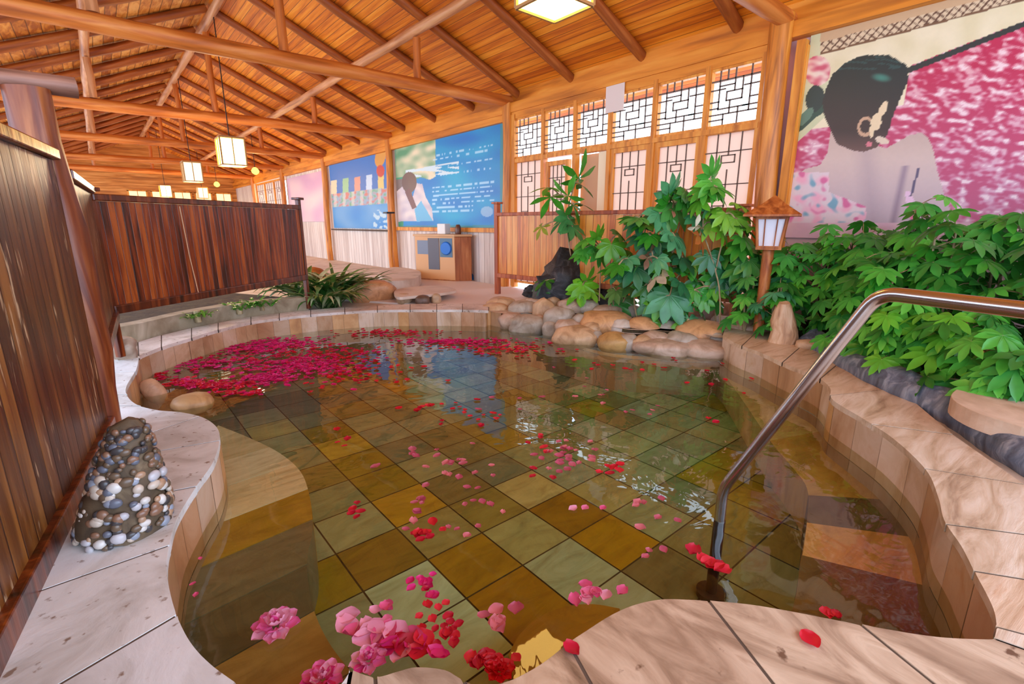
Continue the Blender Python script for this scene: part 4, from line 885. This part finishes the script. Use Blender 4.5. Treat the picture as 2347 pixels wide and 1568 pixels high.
# ------------------------------------------------------------------ plants
def palmate(R, lobes, rnd, width=.30, droop=.22, gap=.8):
    """one hand-shaped leaf in its own plane, stalk joint at the origin, tip towards +Y"""
    vs = []; fs = []
    for k in range(lobes):
        t = (k/(lobes-1)-.5) if lobes > 1 else 0
        a = t*math.radians(250)+rnd.uniform(-.05, .05); Ln = R*(1-.42*abs(t*2)**1.6)*rnd.uniform(.93, 1.05)
        d = Vector((math.sin(a), math.cos(a), 0)); s = Vector((d.y, -d.x, 0)); n0 = len(vs)
        prof = [(0, .10), (.3, .62), (.58, 1), (.8, .72), (1, .04)]
        for u, w in prof:
            z = -droop*R*(u**2)*rnd.uniform(.9, 1.1); hw = width*R*.55*w
            c = d*Ln*u; vs += [c-s*hw+Vector((0, 0, z+.12*hw)), c+Vector((0, 0, z-.16*hw)), c+s*hw+Vector((0, 0, z+.12*hw))]
        for q in range(len(prof)-1):
            b = n0+q*3; fs += [(b, b+1, b+4, b+3), (b+1, b+2, b+5, b+4)]
    return vs, fs
def strapleaf(Ln, w, bend):
    vs = []; n = 6
    for i in range(n+1):
        t = i/n; ww = w*math.sin(math.pi*(.12+.86*t))*1.0; y = Ln*t*math.cos(bend*t*.6); z = Ln*t*math.sin(1.25)-bend*Ln*t*t*.75
        vs += [(-ww, y, z+.1*ww), (0, y, z-.2*ww), (ww, y, z+.1*ww)]
    fs = []
    for i in range(n): b = i*3; fs += [(b, b+1, b+4, b+3), (b+1, b+2, b+5, b+4)]
    return vs, fs
GRN = [(56, 146, 40), (80, 172, 58), (48, 122, 40), (98, 186, 66), (66, 156, 62), (54, 134, 50)]
LGT = [(120, 190, 50), (100, 176, 46), (140, 204, 70)]
BLU = [(60, 134, 84), (72, 150, 98), (92, 168, 112), (56, 124, 76), (84, 160, 70)]
def leafM(pos, out, up=.55, roll=0, pitch=0):
    """matrix: leaf tip points along `out` (outward/down), face looks up/outward"""
    y = out.normalized(); nrm = (Vector((0, 0, 1))*up+Vector((out.x, out.y, 0)).normalized()*(1-up)); z = (nrm-y*nrm.dot(y)).normalized(); x = y.cross(z)
    M = Matrix((x, y, z)).transposed().to_4x4(); M.translation = pos; return M @ Matrix.Rotation(roll, 4, 'Y')
def bush(name, base, height, n, R, spread, seed, cols, label, lobes=8, stems=3, low=.25, group=None, width=.30, bias=None, cat='plant'):
    rd = random.Random(seed); r = root_at(name, base); b = Vector(base); mf = MB(); ms = MB()
    tips = []
    for s in range(stems):
        a = rd.uniform(0, 6.28); lean = spread*.35*rd.random(); tp = b+Vector((math.cos(a)*lean, math.sin(a)*lean, height*rd.uniform(.75, 1))); mid = b.lerp(tp, .5)+Vector((rd.uniform(-.03, .03), rd.uniform(-.03, .03), 0))
        ms.tube([b-Vector((0, 0, .02)), mid, tp], [.011, .009, .006], 6); tips.append((mid, tp))
    for k in range(n):
        mid, tp = tips[k % stems]; t = low+(1-low)*((k+.5)/n)
        st = b.lerp(mid, min(1, t*2)) if t < .5 else mid.lerp(tp, (t-.5)*2)
        a = k*2.4+rd.uniform(-.4, .4); 
        if bias is not None and rd.random() < .62: a = bias+rd.uniform(-1.1, 1.1)
        pl = spread*(1.05-.55*t)*rd.uniform(.55, 1.05); el = -.1+.75*t*rd.uniform(.6, 1.2)
        o_ = Vector((math.cos(a)*math.cos(el), math.sin(a)*math.cos(el), math.sin(el))); pos = st+o_*pl
        pos.z = max(pos.z, b.z+.06)
        midp = st.lerp(pos, .5)+Vector((0, 0, .02)); ms.tube([st, midp, pos], [.004, .0032, .003], 5, col=None)
        tip = Vector((math.cos(a), math.sin(a), -.55-.5*(1-t)+rd.uniform(-.2, .25)))
        vs, fs = palmate(R*rd.uniform(.75, 1.12), lobes-(rd.random() < .3), rd, width)
        mf.add(vs, fs, lin(rd.choice(cols)), leafM(pos, tip, .5+.2*t, rd.uniform(-.25, .25)), True)
    mf.build('foliage', M_leaf, r); ms.build('stems', M_stem, r); tag(r, label, cat, group); return r
# right-hand bushes in front of the mural
cam_az = math.atan2(-1, -1.2)
rb = [((4.66, 1.74), .48, 12, .17, .32, 'first green fatsia bush right of the garden lantern'), ((4.68, 1.5), .48, 12, .16, .3, 'fatsia bush with bright leaves just behind the wooden stump'), ((4.66, 1.22), .58, 14, .18, .34, 'fatsia bush below the lower left corner of the mural'),
      ((4.3, 1.02), .42, 13, .17, .32, 'fatsia bush behind the bend of the grey kerb'), ((4.55, .85), .62, 14, .18, .34, "fatsia bush under the mural person's shoulder"), ((3.85, .72), .34, 12, .16, .28, 'low fatsia bush seen just left of the handrail bend'),
      ((4.2, .6), .5, 14, .18, .32, 'fatsia bush in the middle of the right bed'), ((4.6, .4), .6, 14, .19, .34, 'fatsia bush under the right half of the mural'), ((3.72, .4), .3, 12, .17, .28, 'low fatsia bush under the horizontal handrail'),
      ((4.15, .15), .5, 14, .19, .32, 'fatsia bush at the back right under the mural petals'), ((3.45, .22), .2, 12, .17, .25, 'low bright fatsia plant overhanging the grey kerb'), ((3.62, -.1), .34, 14, .18, .28, 'fatsia bush at the lower right edge behind the flat stone'),
      ((4.5, -.2), .75, 14, .2, .36, 'tall fatsia at the right edge against the mural'), ((3.55, -.42), .66, 14, .24, .3, 'large dark fatsia reaching in at the right edge'),
      ((4.72, 1.1), .5, 12, .18, .3, "fatsia bush against the wall below the mural person's left arm"), ((4.74, .62), .56, 12, .18, .3, 'fatsia bush against the wall below the crook of the printed arm'), ((4.32, .86), .5, 12, .18, .3, 'fatsia bush in the thick of the right bed above the handrail bend'),
      ((4.1, .9), .36, 12, .17, .28, 'fatsia bush on the near side of the bed beside the coping bend'), ((4.1, -.12), .5, 12, .19, .3, 'fatsia bush seen above the far end of the handrail'), ((4.5, 1.0), .42, 12, .17, .3, 'fatsia bush halfway between the stump and the mural')]
for k, ((x, y), h_, n, R, s, lab) in enumerate(rb):
    hs = 1.75 if x > 4 else 1.35
    cols = GRN if k not in (1, 5, 8, 10) else GRN[1:5]+[LGT[1]]
    bush('fatsia_bush', (x, y, .25), h_*hs, n+30, R*.9, s*1.12, 40+k, cols, lab, group='fatsia bushes in the right bed', bias=cam_az, low=.1)
bush('fatsia_bush', (4.34, 1.66, .2), .5, 22, .13, .2, 91, GRN+BLU, 'small fatsia hiding the foot of the garden lantern post behind the stump', group='fatsia bushes in the right bed', low=.15)
bush('fatsia_bush', (4.42, 1.95, .2), .55, 20, .13, .2, 93, GRN+BLU, 'small fatsia left of the garden lantern post below its roof', group='fatsia bushes in the right bed', low=.15)
# explicit plants behind the rocks: stems and leaves measured in the place
def plant(name, base, stems, leaves, label, cat='plant', width=.30):
    """stems: lists of world points; leaves: (world pos, tip dir xyz, R, lobes, colour, width)"""
    r = root_at(name, base); ms = MB(); mf = MB(); rd = random.Random(len(leaves)*7+int(base[0]*100))
    for st in stems: ms.tube(catmull(st, 4), .008, 6)
    for pos, tip, R, lobes, col, wd_ in leaves:
        vs, fs = palmate(R, lobes, rd, wd_); mf.add(vs, fs, lin(col), leafM(Vector(pos), Vector(tip), .35, rd.uniform(-.3, .3)), True)
    mf.build('foliage', M_leaf, r); 
    if stems: ms.build('stems', M_stem, r)
    tag(r, label, cat); return r
def at_d(x, y, base):
    """point on the upright plane facing the camera through base"""
    b = Vector(base); nrm = Vector((b.x, b.y, 0)).normalized(); d = ray(x, y); t = nrm.dot(b)/nrm.dot(d); return Vector((0, 0, CZ))+d*t
def jit(rd, s): return Vector((rd.uniform(-s, s), rd.uniform(-s, s), 0))
def pxplant(name, base, stems, leaves, label, cat='plant', seed=1, js=.08):
    rd = random.Random(seed); L2 = []; r_ = Vector((cy, -sy, 0)); bk = Vector((-sy, -cy, 0))
    for (x, y, rpx, dirdeg, lobes, col, wd_) in leaves:
        p = at_d(x, y, base)+bk*rd.uniform(-.01, js*2); D = (p-Vector((0, 0, CZ))).length; R = rpx/F_*D*1.25
        a = math.radians(dirdeg); tip = r_*math.sin(a)+bk*rd.uniform(.3, .7)+Vector((0, 0, -math.cos(a))); L2.append((p, tip, R, lobes, col, wd_))
    S2 = [[at_d(x, y, base)+jit(rd, .005) for x, y in st] for st in stems]
    for (p, tip, R, lb_, c, w_) in L2:   # leaf stalks to the nearest stem point
        q = min((pt for st in S2 for pt in st), key=lambda v: (v-p).length+.8*max(0, v.z-p.z)); 
        if (q-p).length > .02: S2.append([q, q.lerp(p, .5)+Vector((0, 0, .02)), p])
    return plant(name, base, S2, L2, label, cat)
b1 = atz(1325, 700, .17)
pxplant('young_tree', b1, [[(1325, 700), (1318, 640), (1306, 570), (1300, 500), (1312, 440)], [(1322, 680), (1330, 640), (1350, 600)]],
 [(1325, 410, 52, 160, 5, (56, 140, 36), .22), (1330, 425, 36, 60, 4, (48, 124, 34), .3), (1300, 450, 46, -150, 4, (84, 170, 54), .24), (1262, 452, 44, -30, 5, (60, 150, 40), .26), (1312, 470, 40, 30, 5, (50, 130, 40), .26), (1330, 470, 26, 70, 3, (56, 130, 36), .34), (1255, 432, 40, -80, 4, (90, 168, 50), .24),
  (1300, 500, 42, 10, 7, (64, 148, 78), .3), (1310, 520, 36, 40, 7, (80, 160, 90), .3), (1288, 505, 34, -40, 6, (70, 150, 84), .3), (1240, 520, 26, -30, 5, (160, 170, 60), .3), (1250, 640, 30, -60, 5, (60, 130, 44), .3), (1240, 655, 28, -20, 5, (40, 110, 40), .3)],
 'slender young tree with a tuft of pointed leaves above the orange fence', 'tree', 3)
b2 = atz(1345, 712, .17)
pxplant('leafy_seedling', b2, [[(1335, 712), (1335, 685)]], [(1335, 652, 40, 0, 7, (122, 206, 48), .34), (1352, 665, 34, 60, 6, (138, 212, 66), .34), (1325, 668, 32, -30, 6, (110, 196, 44), .34), (1345, 645, 30, 150, 5, (104, 190, 50), .34)], 'bright lime green seedling leaves low on the rocks', seed=5, js=.03)
b3 = atz(1420, 720, .17)
big = [(1350, 545, 36, -60), (1340, 568, 34, -20), (1372, 575, 34, 20), (1395, 560, 38, 0), (1415, 535, 36, 40), (1365, 548, 30, 160), (1425, 575, 30, 60), (1335, 580, 28, -70)]
pxplant('fatsia_plant', b3, [[(1410, 720), (1402, 660), (1400, 610), (1390, 560)], [(1373, 690), (1376, 620), (1374, 565)]],
 [(x, y, r_, d, 8, random.choice(GRN+LGT[:2]), .34) for x, y, r_, d in big]+[(1430, 690, 34, -10, 8, (110, 160, 90), .34), (1445, 650, 36, 20, 8, (92, 150, 80), .34), (1410, 665, 30, -40, 7, (104, 150, 70), .34), (1418, 700, 30, 0, 7, (76, 160, 70), .34)],
 'fatsia with two bare stems in front of the middle of the orange fence', seed=8)
b4 = atz(1500, 735, .18)
rdd_ = random.Random(12)
L4 = []
for (x, y, s, d, pal) in [(1470, 500, 44, -40, BLU), (1500, 490, 40, 10, BLU), (1540, 470, 50, 20, BLU), (1520, 450, 44, 160, BLU), (1560, 440, 40, 60, BLU), (1470, 540, 40, -60, BLU), (1500, 560, 46, 0, BLU), (1530, 540, 44, 30, BLU), (1560, 590, 40, 50, BLU), (1430, 590, 40, -50, BLU), (1450, 610, 44, -20, BLU), (1480, 600, 40, 10, BLU), (1420, 625, 36, -70, BLU), (1510, 620, 40, 20, BLU), (1540, 640, 40, 40, BLU), (1450, 500, 36, -80, BLU), (1585, 500, 36, 40, BLU), (1580, 450, 34, 100, GRN), (1475, 650, 38, 0, GRN), (1565, 620, 36, 60, GRN),
                      (1520, 670, 56, 0, BLU[2:3]), (1500, 690, 50, -20, BLU[2:3]), (1535, 695, 50, 30, BLU[2:3]), (1510, 715, 40, 0, BLU[1:3]), (1555, 735, 36, 10, LGT), (1565, 710, 34, 30, LGT), (1550, 750, 26, 0, LGT), (1590, 700, 30, 40, GRN)]:
    L4.append((x, y, s, d, 8, rdd_.choice(pal), .36))
L4 += [(x+rdd_.uniform(-24, 24), y+rdd_.uniform(-20, 20), s*.8, d+rdd_.uniform(-40, 40), l, rdd_.choice(GRN[:4]+BLU[2:]+LGT[1:2]), w) for x, y, s, d, l, c, w in L4[:26]]
L4 += [(1490, 630, 34, -50, 5, (216, 190, 160), .46), (1520, 618, 30, 30, 5, (206, 180, 130), .46), (1535, 480, 20, 40, 4, (230, 150, 120), .46), (1470, 588, 26, 30, 4, (150, 110, 84), .4), (1480, 575, 24, 150, 4, (150, 110, 84), .4)]
pxplant('fatsia_plant', b4, [[(1462, 735), (1455, 690), (1465, 640), (1490, 560), (1530, 480)], [(1520, 735), (1530, 660), (1545, 560), (1570, 480)], [(1500, 735), (1485, 640), (1460, 560)]], L4, 'large blue-green fatsia with two dry leaves, centre of the rock planting', seed=14, js=.12)
b5 = atz(1650, 748, .2)
L5 = []
for (x, y, s, d, pal) in [(1625, 418, 40, 20, GRN), (1635, 430, 40, 70, GRN), (1610, 430, 36, -40, GRN), (1625, 405, 36, 170, GRN), (1645, 440, 30, 40, GRN), (1600, 460, 34, -30, LGT), (1680, 470, 36, 60, LGT), (1650, 490, 36, 10, LGT), (1700, 490, 32, 50, LGT), (1670, 500, 34, 0, LGT), (1630, 510, 34, -20, LGT), (1690, 520, 34, 60, GRN), (1650, 525, 34, 20, LGT), (1700, 545, 34, 40, GRN), (1625, 480, 30, -60, LGT), (1710, 520, 30, 80, LGT)]:
    L5.append((x, y, s, d, 8, rdd_.choice(pal), .3))
L5 += [(1600, 540, 34, 20, 5, (222, 120, 60), .4), (1580, 520, 22, 170, 3, (240, 230, 200), .4)]
pxplant('fatsia_plant', b5, [[(1650, 748), (1648, 660), (1628, 580), (1612, 520), (1622, 430)], [(1640, 620), (1660, 540), (1690, 490)]], L5, 'tall fatsia with lime leaves standing against the lattice, left of the garden lantern', seed=16)
b6 = atz(1690, 744, .2)
L6 = [(x+ox, y+oy, s, d+ox, 8, rdd_.choice(GRN+BLU), .34) for x, y, s, d in [(1640, 635, 36, 0), (1630, 655, 30, -30), (1700, 590, 40, 20), (1680, 610, 36, -20), (1720, 620, 34, 30), (1660, 575, 34, -40), (1740, 590, 36, 50), (1735, 640, 34, 20), (1690, 640, 30, 0), (1590, 600, 34, -30), (1580, 660, 30, -10), (1600, 680, 28, 0), (1640, 690, 26, 20)] for ox, oy in ((0, 0), (18, -16))]
pxplant('fatsia_plant', b6, [[(1690, 744), (1680, 680), (1690, 600)], [(1640, 744), (1636, 660), (1625, 610)]], L6, 'dark fatsia low against the orange fence left of the stump', seed=18, js=.1)
# strap-leaved clump behind the back fence end
def clump(name, base, n, Ln, w, cols, label, seed):
    rd = random.Random(seed); r = root_at(name, base); m = MB(); b = Vector(base)
    for k in range(n):
        a = rd.uniform(0, 6.28); vs, fs = strapleaf(Ln*rd.uniform(.6, 1.1), w*rd.uniform(.7, 1.3), rd.uniform(.6, 1.15))
        off = Vector((rd.uniform(-.1, .1), rd.uniform(-.1, .1), 0)); m.add(vs, fs, lin(rd.choice(cols)), Matrix.Translation(b+off) @ Matrix.Rotation(a, 4, 'Z'), True)
    m.build('foliage', M_leaf, r); ms = MB(); ms.tube([b-Vector((0, 0, .05)), b+Vector((0, 0, .06))], .03, 8); ms.build('crown', M_stem, r); tag(r, label, 'plant'); return r
CG = [(58, 112, 40), (92, 140, 60), (120, 160, 90), (44, 90, 34), (190, 196, 150), (96, 130, 70)]
clump('strap_leaf_plant', (2.0, 5.85, .16), 120, .62, .026, CG, 'green and cream strap-leaved plant right of the back fence, front clump', 1)
clump('strap_leaf_plant', (2.25, 6.35, .2), 90, .8, .03, CG, 'green strap-leaved plant behind the tan boulder, back clump', 2)
clump('strap_leaf_plant', (1.9, 6.4, .2), 80, .75, .035, CG+[(214, 190, 120)], 'strap-leaved plant with yellowed leaves next to the back fence post', 3)
clump('strap_leaf_plant', (2.62, 6.5, .2), 60, .6, .028, CG[1:], 'grey-green strap-leaved plant nearest the grey stone ledge', 4)
clump('low_plant', (1.25, 5.72, .28), 34, .2, .018, [(110, 176, 60), (80, 150, 50)], 'low green plants under the right end of the red-brown fence', 5)
clump('low_plant', (1.02, 5.64, .28), 30, .16, .018, [(110, 176, 60), (80, 150, 50)], 'low green plants under the middle of the red-brown fence', 6)
clump('low_plant', (.62, 5.42, .28), 34, .13, .014, [(110, 170, 60), (96, 150, 60)], 'low green tuft under the left half of the red-brown fence', 7)
o = rockmesh('clay_pot', .16, .16, .2, 3, M_rock, (206, 120, 50), .15); o.location = (2.35, 7.3, .33); tag(o, 'orange-brown clay pot behind the strap-leaved plants', 'pot')

# ------------------------------------------------------------------ petals
def petalmesh(seed, L_=.022, wd_=.019, cup=.006):
    rd = random.Random(seed); vs = []; fs = []; n = 6; mm = 6
    for i in range(n+1):
        t = i/n; w = wd_*math.sin(math.pi*(.1+.86*t)**1.15*.98)**.8*(1+.06*rd.uniform(-1, 1))
        for j in range(mm+1):
            u = j/mm*2-1; vs.append((u*w, (t-.5)*2*L_-.18*L_*u*u*t, cup*(u*u*.9+(t-.5)**2*1.4)+rd.uniform(-.0008, .0008)))
    fs = [(i*(mm+1)+j, i*(mm+1)+j+1, (i+1)*(mm+1)+j+1, (i+1)*(mm+1)+j) for i in range(n) for j in range(mm)]; return vs, fs
pcol = {'red': [(214, 20, 44), (228, 40, 60), (196, 14, 50)], 'pink': [(240, 120, 160), (232, 90, 140), (244, 160, 186)], 'mag': [(222, 24, 110), (236, 50, 140), (206, 24, 96)], 'dusk': [(196, 84, 110), (206, 100, 120), (222, 120, 130)]}
pm = {}
for kx, cs in pcol.items():
    for i, c in enumerate(cs):
        m = MB(); vs, fs = petalmesh(i+len(kx)); m.add(vs, fs, lin(c), smooth=True); me_o = m.build('petal', M_petal); pm[(kx, i)] = me_o.data; bpy.data.objects.remove(me_o)
rq = random.Random(21); loopt = [(p.x, p.y) for p in offset(loop, -.03)]
def petal(x, y, kind, label, group, s=1, z=.004, tilt=.15):
    o = bpy.data.objects.new('rose_petal', pm[(kind, rq.randrange(3))]); COL.objects.link(o); o.location = (x, y, z); o.rotation_euler = (rq.uniform(-tilt, tilt), rq.uniform(-tilt, tilt), rq.uniform(0, 6.28)); o.scale = (s, s, s); tag(o, label, 'petal', group); return o
areas = [ # px region centre, spread px (x,y), count, kind, size, region name
 (965, 1340, 40, 30, 9, 'mag', 1.0, 'on the pale tile near the bottom centre'), (880, 1405, 22, 26, 5, 'pink', 1.2, 'just above the pink petal raft'), (1000, 1410, 30, 40, 12, 'red', 1.0, 'between the pale tile and the yellow lamp'), (1040, 1455, 26, 20, 7, 'red', .95, 'right of the pink petal raft'), (1150, 1430, 40, 20, 6, 'dusk', 1.3, 'left of the curved front step'), (1130, 1510, 60, 30, 12, 'red', 1.2, 'against the bottom slab'),
 (985, 1225, 26, 18, 8, 'red', 1.3, 'in the red clump in the middle of the near water'), (960, 1175, 20, 26, 8, 'dusk', 1.0, 'above the red clump in the near water'), (815, 1160, 16, 26, 5, 'red', 1.1, 'over the tiles beside the left bench'), (1290, 1045, 60, 36, 26, 'dusk', 1.2, 'below the window reflection'), (1400, 1080, 26, 12, 6, 'red', 1.3, 'at the right of the window reflection'), (1240, 1015, 20, 14, 5, 'red', 1.2, 'at the left foot of the window reflection'),
 (1215, 1105, 30, 14, 3, 'red', 1.2, 'over the pale diamond tile'), (1340, 1155, 30, 18, 3, 'pink', 1.2, 'over the mustard tiles'), (1470, 1170, 40, 30, 7, 'dusk', 1.2, 'halfway between the reflection and the handrail'), (1615, 1295, 26, 16, 5, 'red', 1.6, 'touching the handrail foot'), (1500, 1265, 30, 20, 3, 'dusk', 1.1, 'left of the handrail foot'), (1340, 1370, 60, 14, 10, 'pink', 1.3, 'above the curved front step'),
 (950, 1050, 60, 20, 8, 'dusk', 1.2, 'over the tiles left of centre'), (1070, 1080, 50, 50, 16, 'dusk', 1.0, 'in the centre of the pool'), (1075, 950, 70, 24, 16, 'red', 1.1, 'below the yellow post reflection'), (800, 1010, 30, 20, 4, 'red', 1.2, 'left of the tile seam'), (970, 940, 40, 16, 8, 'red', 1.2, 'over the orange tiles'), (1480, 950, 30, 12, 4, 'dusk', 1.2, 'right of the bright reflections'), (1650, 965, 14, 8, 2, 'red', 1.5, 'near the right bench corner'),
 (1700, 870, 120, 30, 6, 'red', 1.2, 'along the right wall'), (1440, 840, 120, 16, 14, 'red', 1.2, 'below the pool rocks'), (1350, 900, 150, 40, 14, 'dusk', 1.1, 'in the far right of the pool'), (1930, 1010, 10, 8, 1, 'dusk', 1.4, 'by the coping corner of the right bench'), (2010, 1080, 6, 6, 1, 'dusk', 1.3, 'beside the tall right face tiles'), (1905, 1410, 20, 6, 3, 'red', 1.3, 'against the front slab at the right'),
 (470, 1200, 10, 60, 7, 'pink', .5, 'in the dark gap along the left wall'), (440, 1330, 6, 50, 5, 'pink', .5, 'along the bottom left wall'), (860, 860, 110, 30, 16, 'red', 1.2, 'in the left middle distance'), (1090, 1190, 80, 40, 8, 'dusk', .9, 'above the mustard tiles')]
for cx, cy_, sx, sy_, n, kd, s, reg in areas:
    for q in range(n):
        p = atz(rq.gauss(cx, sx*.7), rq.gauss(cy_, sy_*.7), 0)
        if not inside((p.x, p.y), loopt): continue
        petal(p.x, p.y, kd, '%s rose petal floating %s' % ({'red': 'red', 'pink': 'pale pink', 'mag': 'magenta', 'dusk': 'dusky pink'}[kd], reg), 'petals floating '+reg, s*rq.uniform(.6, 1.0))
# dense drifts at the back left: too many to count
m = MB(); zc = .0045
drifts = [(640, 790, 80, 12, 330, 'mag'), (560, 800, 80, 12, 170, 'mag'), (690, 840, 100, 16, 420, 'mag'), (620, 870, 60, 10, 200, 'mag'), (500, 885, 70, 8, 200, 'red'), (430, 880, 40, 10, 110, 'red'), (460, 835, 90, 16, 120, 'mag'), (780, 810, 90, 16, 160, 'red'), (900, 765, 90, 8, 150, 'red'), (1040, 785, 120, 7, 260, 'mag'), (1150, 800, 110, 14, 150, 'red'), (560, 905, 50, 6, 50, 'red'), (780, 860, 100, 26, 110, 'red'), (370, 865, 20, 10, 30, 'red'), (640, 820, 160, 30, 200, 'red')]
for cx, cy_, sx, sy_, n, kd in drifts:
    for q in range(int(n*.75)):
        p = atz(rq.gauss(cx, sx*.6), rq.gauss(cy_, sy_*.6), 0)
        if not inside((p.x, p.y), loopt): continue
        vs, fs = petalmesh(rq.randrange(20)); s = rq.uniform(.8, 1.25)
        m.add(vs, fs, lin(rq.choice(pcol[kd]+pcol['mag'][:1])), Matrix.Translation((p.x, p.y, zc+rq.random()*.003)) @ Matrix.Rotation(rq.uniform(0, 6.28), 4, 'Z') @ Matrix.Rotation(rq.uniform(-.2, .2), 4, 'X') @ Matrix.Scale(s, 4), True)
o = m.build('petal_drift', M_petal, loc=(1.4, 4.3, 0)); tag(o, 'dense magenta drift of countless rose petals in the back left of the pool', 'petals', kind='stuff')
# blossoms
def blossom(x, y, R, rows, pal, label, z=.004, flat=1.):
    p = atz(x, y, 0); r = empty('rose_blossom', (p.x, p.y, z), rq.uniform(0, 6)); tag(r, label, 'flower')
    def ring(n, rr_, tilt, sz, cols, zz):
        m = MB()
        for k in range(n):
            a = 6.283*k/n+rq.uniform(-.15, .15); vs, fs = petalmesh(k, sz, sz*.95, sz*.35)
            m.add(vs, fs, lin(rq.choice(cols)), Matrix.Rotation(a, 4, 'Z') @ Matrix.Translation((0, rr_, zz)) @ Matrix.Rotation(tilt, 4, 'X'), True)
        return m
    for i in range(rows):
        t = i/max(1, rows-1); mb = ring(8-i, R*(.75-.62*t), .15+1.1*t, R*(.42-.16*t), pal, R*(.02+.55*t)*flat)
        mb.build('outer_petals' if i == 0 else 'inner_petals', M_petal, r)
    return r
P1 = [(240, 110, 170), (248, 150, 190), (236, 70, 150), (250, 180, 206)]
blossom(633, 1440, .06, 4, P1, 'big pink rose blossom floating over the left bench')
blossom(740, 1560, .05, 3, P1+[(226, 60, 110)], 'pink rose blossom at the very bottom edge left of centre', flat=.5)
blossom(845, 1518, .045, 3, P1, 'pink rose blossom floating just above the bottom slab', flat=.6)
blossom(1145, 1542, .035, 3, [(224, 16, 34), (236, 30, 50)], 'deep red rose blossom against the bottom slab', flat=.6)
for x, y, kd, s in [(800, 1420, 'pink', 1.6), (795, 1442, 'pink', 1.8), (820, 1455, 'pink', 2.0), (850, 1460, 'pink', 2.0), (880, 1462, 'pink', 2.0), (910, 1458, 'pink', 1.9), (940, 1466, 'pink', 1.8), (865, 1445, 'pink', 1.6), (900, 1480, 'red', 1.8), (930, 1487, 'red', 1.8), (955, 1480, 'mag', 1.7), (970, 1470, 'red', 1.6), (890, 1492, 'mag', 1.6), (920, 1502, 'pink', 1.6), (960, 1500, 'red', 1.5), (835, 1470, 'pink', 1.5), (1000, 1502, 'mag', 1.3), (1010, 1508, 'mag', 1.2)]:
    p = atz(x, y, 0); petal(p.x, p.y, kd, {'red': 'big red', 'mag': 'big magenta', 'pink': 'big pale pink'}[kd]+' rose petal in the petal raft near the bottom slab', 'petals of the raft near the bottom slab', s, .005+rq.random()*.004, .3)
p = atz(1855, 1468, RZ); petal(p.x, p.y, 'red', 'single dark red petal lying on the brown front slab', None, 1.2, RZ+.003)
p = atz(1310, 1490, RZ); petal(p.x, p.y, 'red', 'small red petal on the edge of the front slab beside the joint', None, 1.0, RZ+.003)

# ------------------------------------------------------------------ light, sky, camera
w = bpy.data.worlds.new('World'); S.world = w; w.use_nodes = True; nt = w.node_tree; bg = nt.nodes['Background']
bg.inputs[0].default_value = lin((206, 226, 255))
tc = N(nt, 'ShaderNodeTexCoord'); sx_ = N(nt, 'ShaderNodeSeparateXYZ'); nt.links.new(tc.outputs['Generated'], sx_.inputs[0])
mr = N(nt, 'ShaderNodeMapRange'); mr.interpolation_type = 'SMOOTHSTEP'; nt.links.new(sx_.outputs[0], mr.inputs[0])
mr.inputs[1].default_value = .1; mr.inputs[2].default_value = .6; mr.inputs[3].default_value = 2.3; mr.inputs[4].default_value = 3.6
nt.links.new(mr.outputs[0], bg.inputs[1])   # the sky is brighter on the side the lattice windows face
def area(name, loc, rot, size, power, col):
    l = bpy.data.lights.new(name, 'AREA'); l.energy = power; l.size = size[0]; l.shape = 'RECTANGLE'; l.size_y = size[1]; l.color = col
    o = bpy.data.objects.new(name, l); COL.objects.link(o); o.location = loc; o.rotation_euler = rot; return o
def pt(name, loc, power, col, r=.15):
    l = bpy.data.lights.new(name, 'POINT'); l.energy = power; l.color = col; l.shadow_soft_size = r; o = bpy.data.objects.new(name, l); COL.objects.link(o); o.location = loc
for i, (x, y, z) in enumerate([(1.83, 9.09, 1.92), (1.83, 13.2, 1.93), (2.0, 20.5, 1.9)]): pt('lantern_glow', (x, y, z), 26, (1, .82, .58))
pt('bulb_glow', (3.49, 14.6, 2.3), 14, (1, .72, .3)); pt('bulb_glow', (3.56, 20.4, 2.3), 18, (1, .72, .3))
cam = bpy.data.cameras.new('Camera'); cam.sensor_width = 36; cam.lens = F_/W*36; cam.clip_start = .05; cam.clip_end = 200
co = bpy.data.objects.new('Camera', cam); COL.objects.link(co); co.location = (0, 0, CZ); co.rotation_euler = (math.pi/2-PITCH, 0, -YAW); S.camera = co
S.view_settings.view_transform = 'Standard'; S.view_settings.look = 'None'; S.view_settings.gamma = 1; S.view_settings.use_curve_mapping = False
S.view_settings.exposure = 1.0
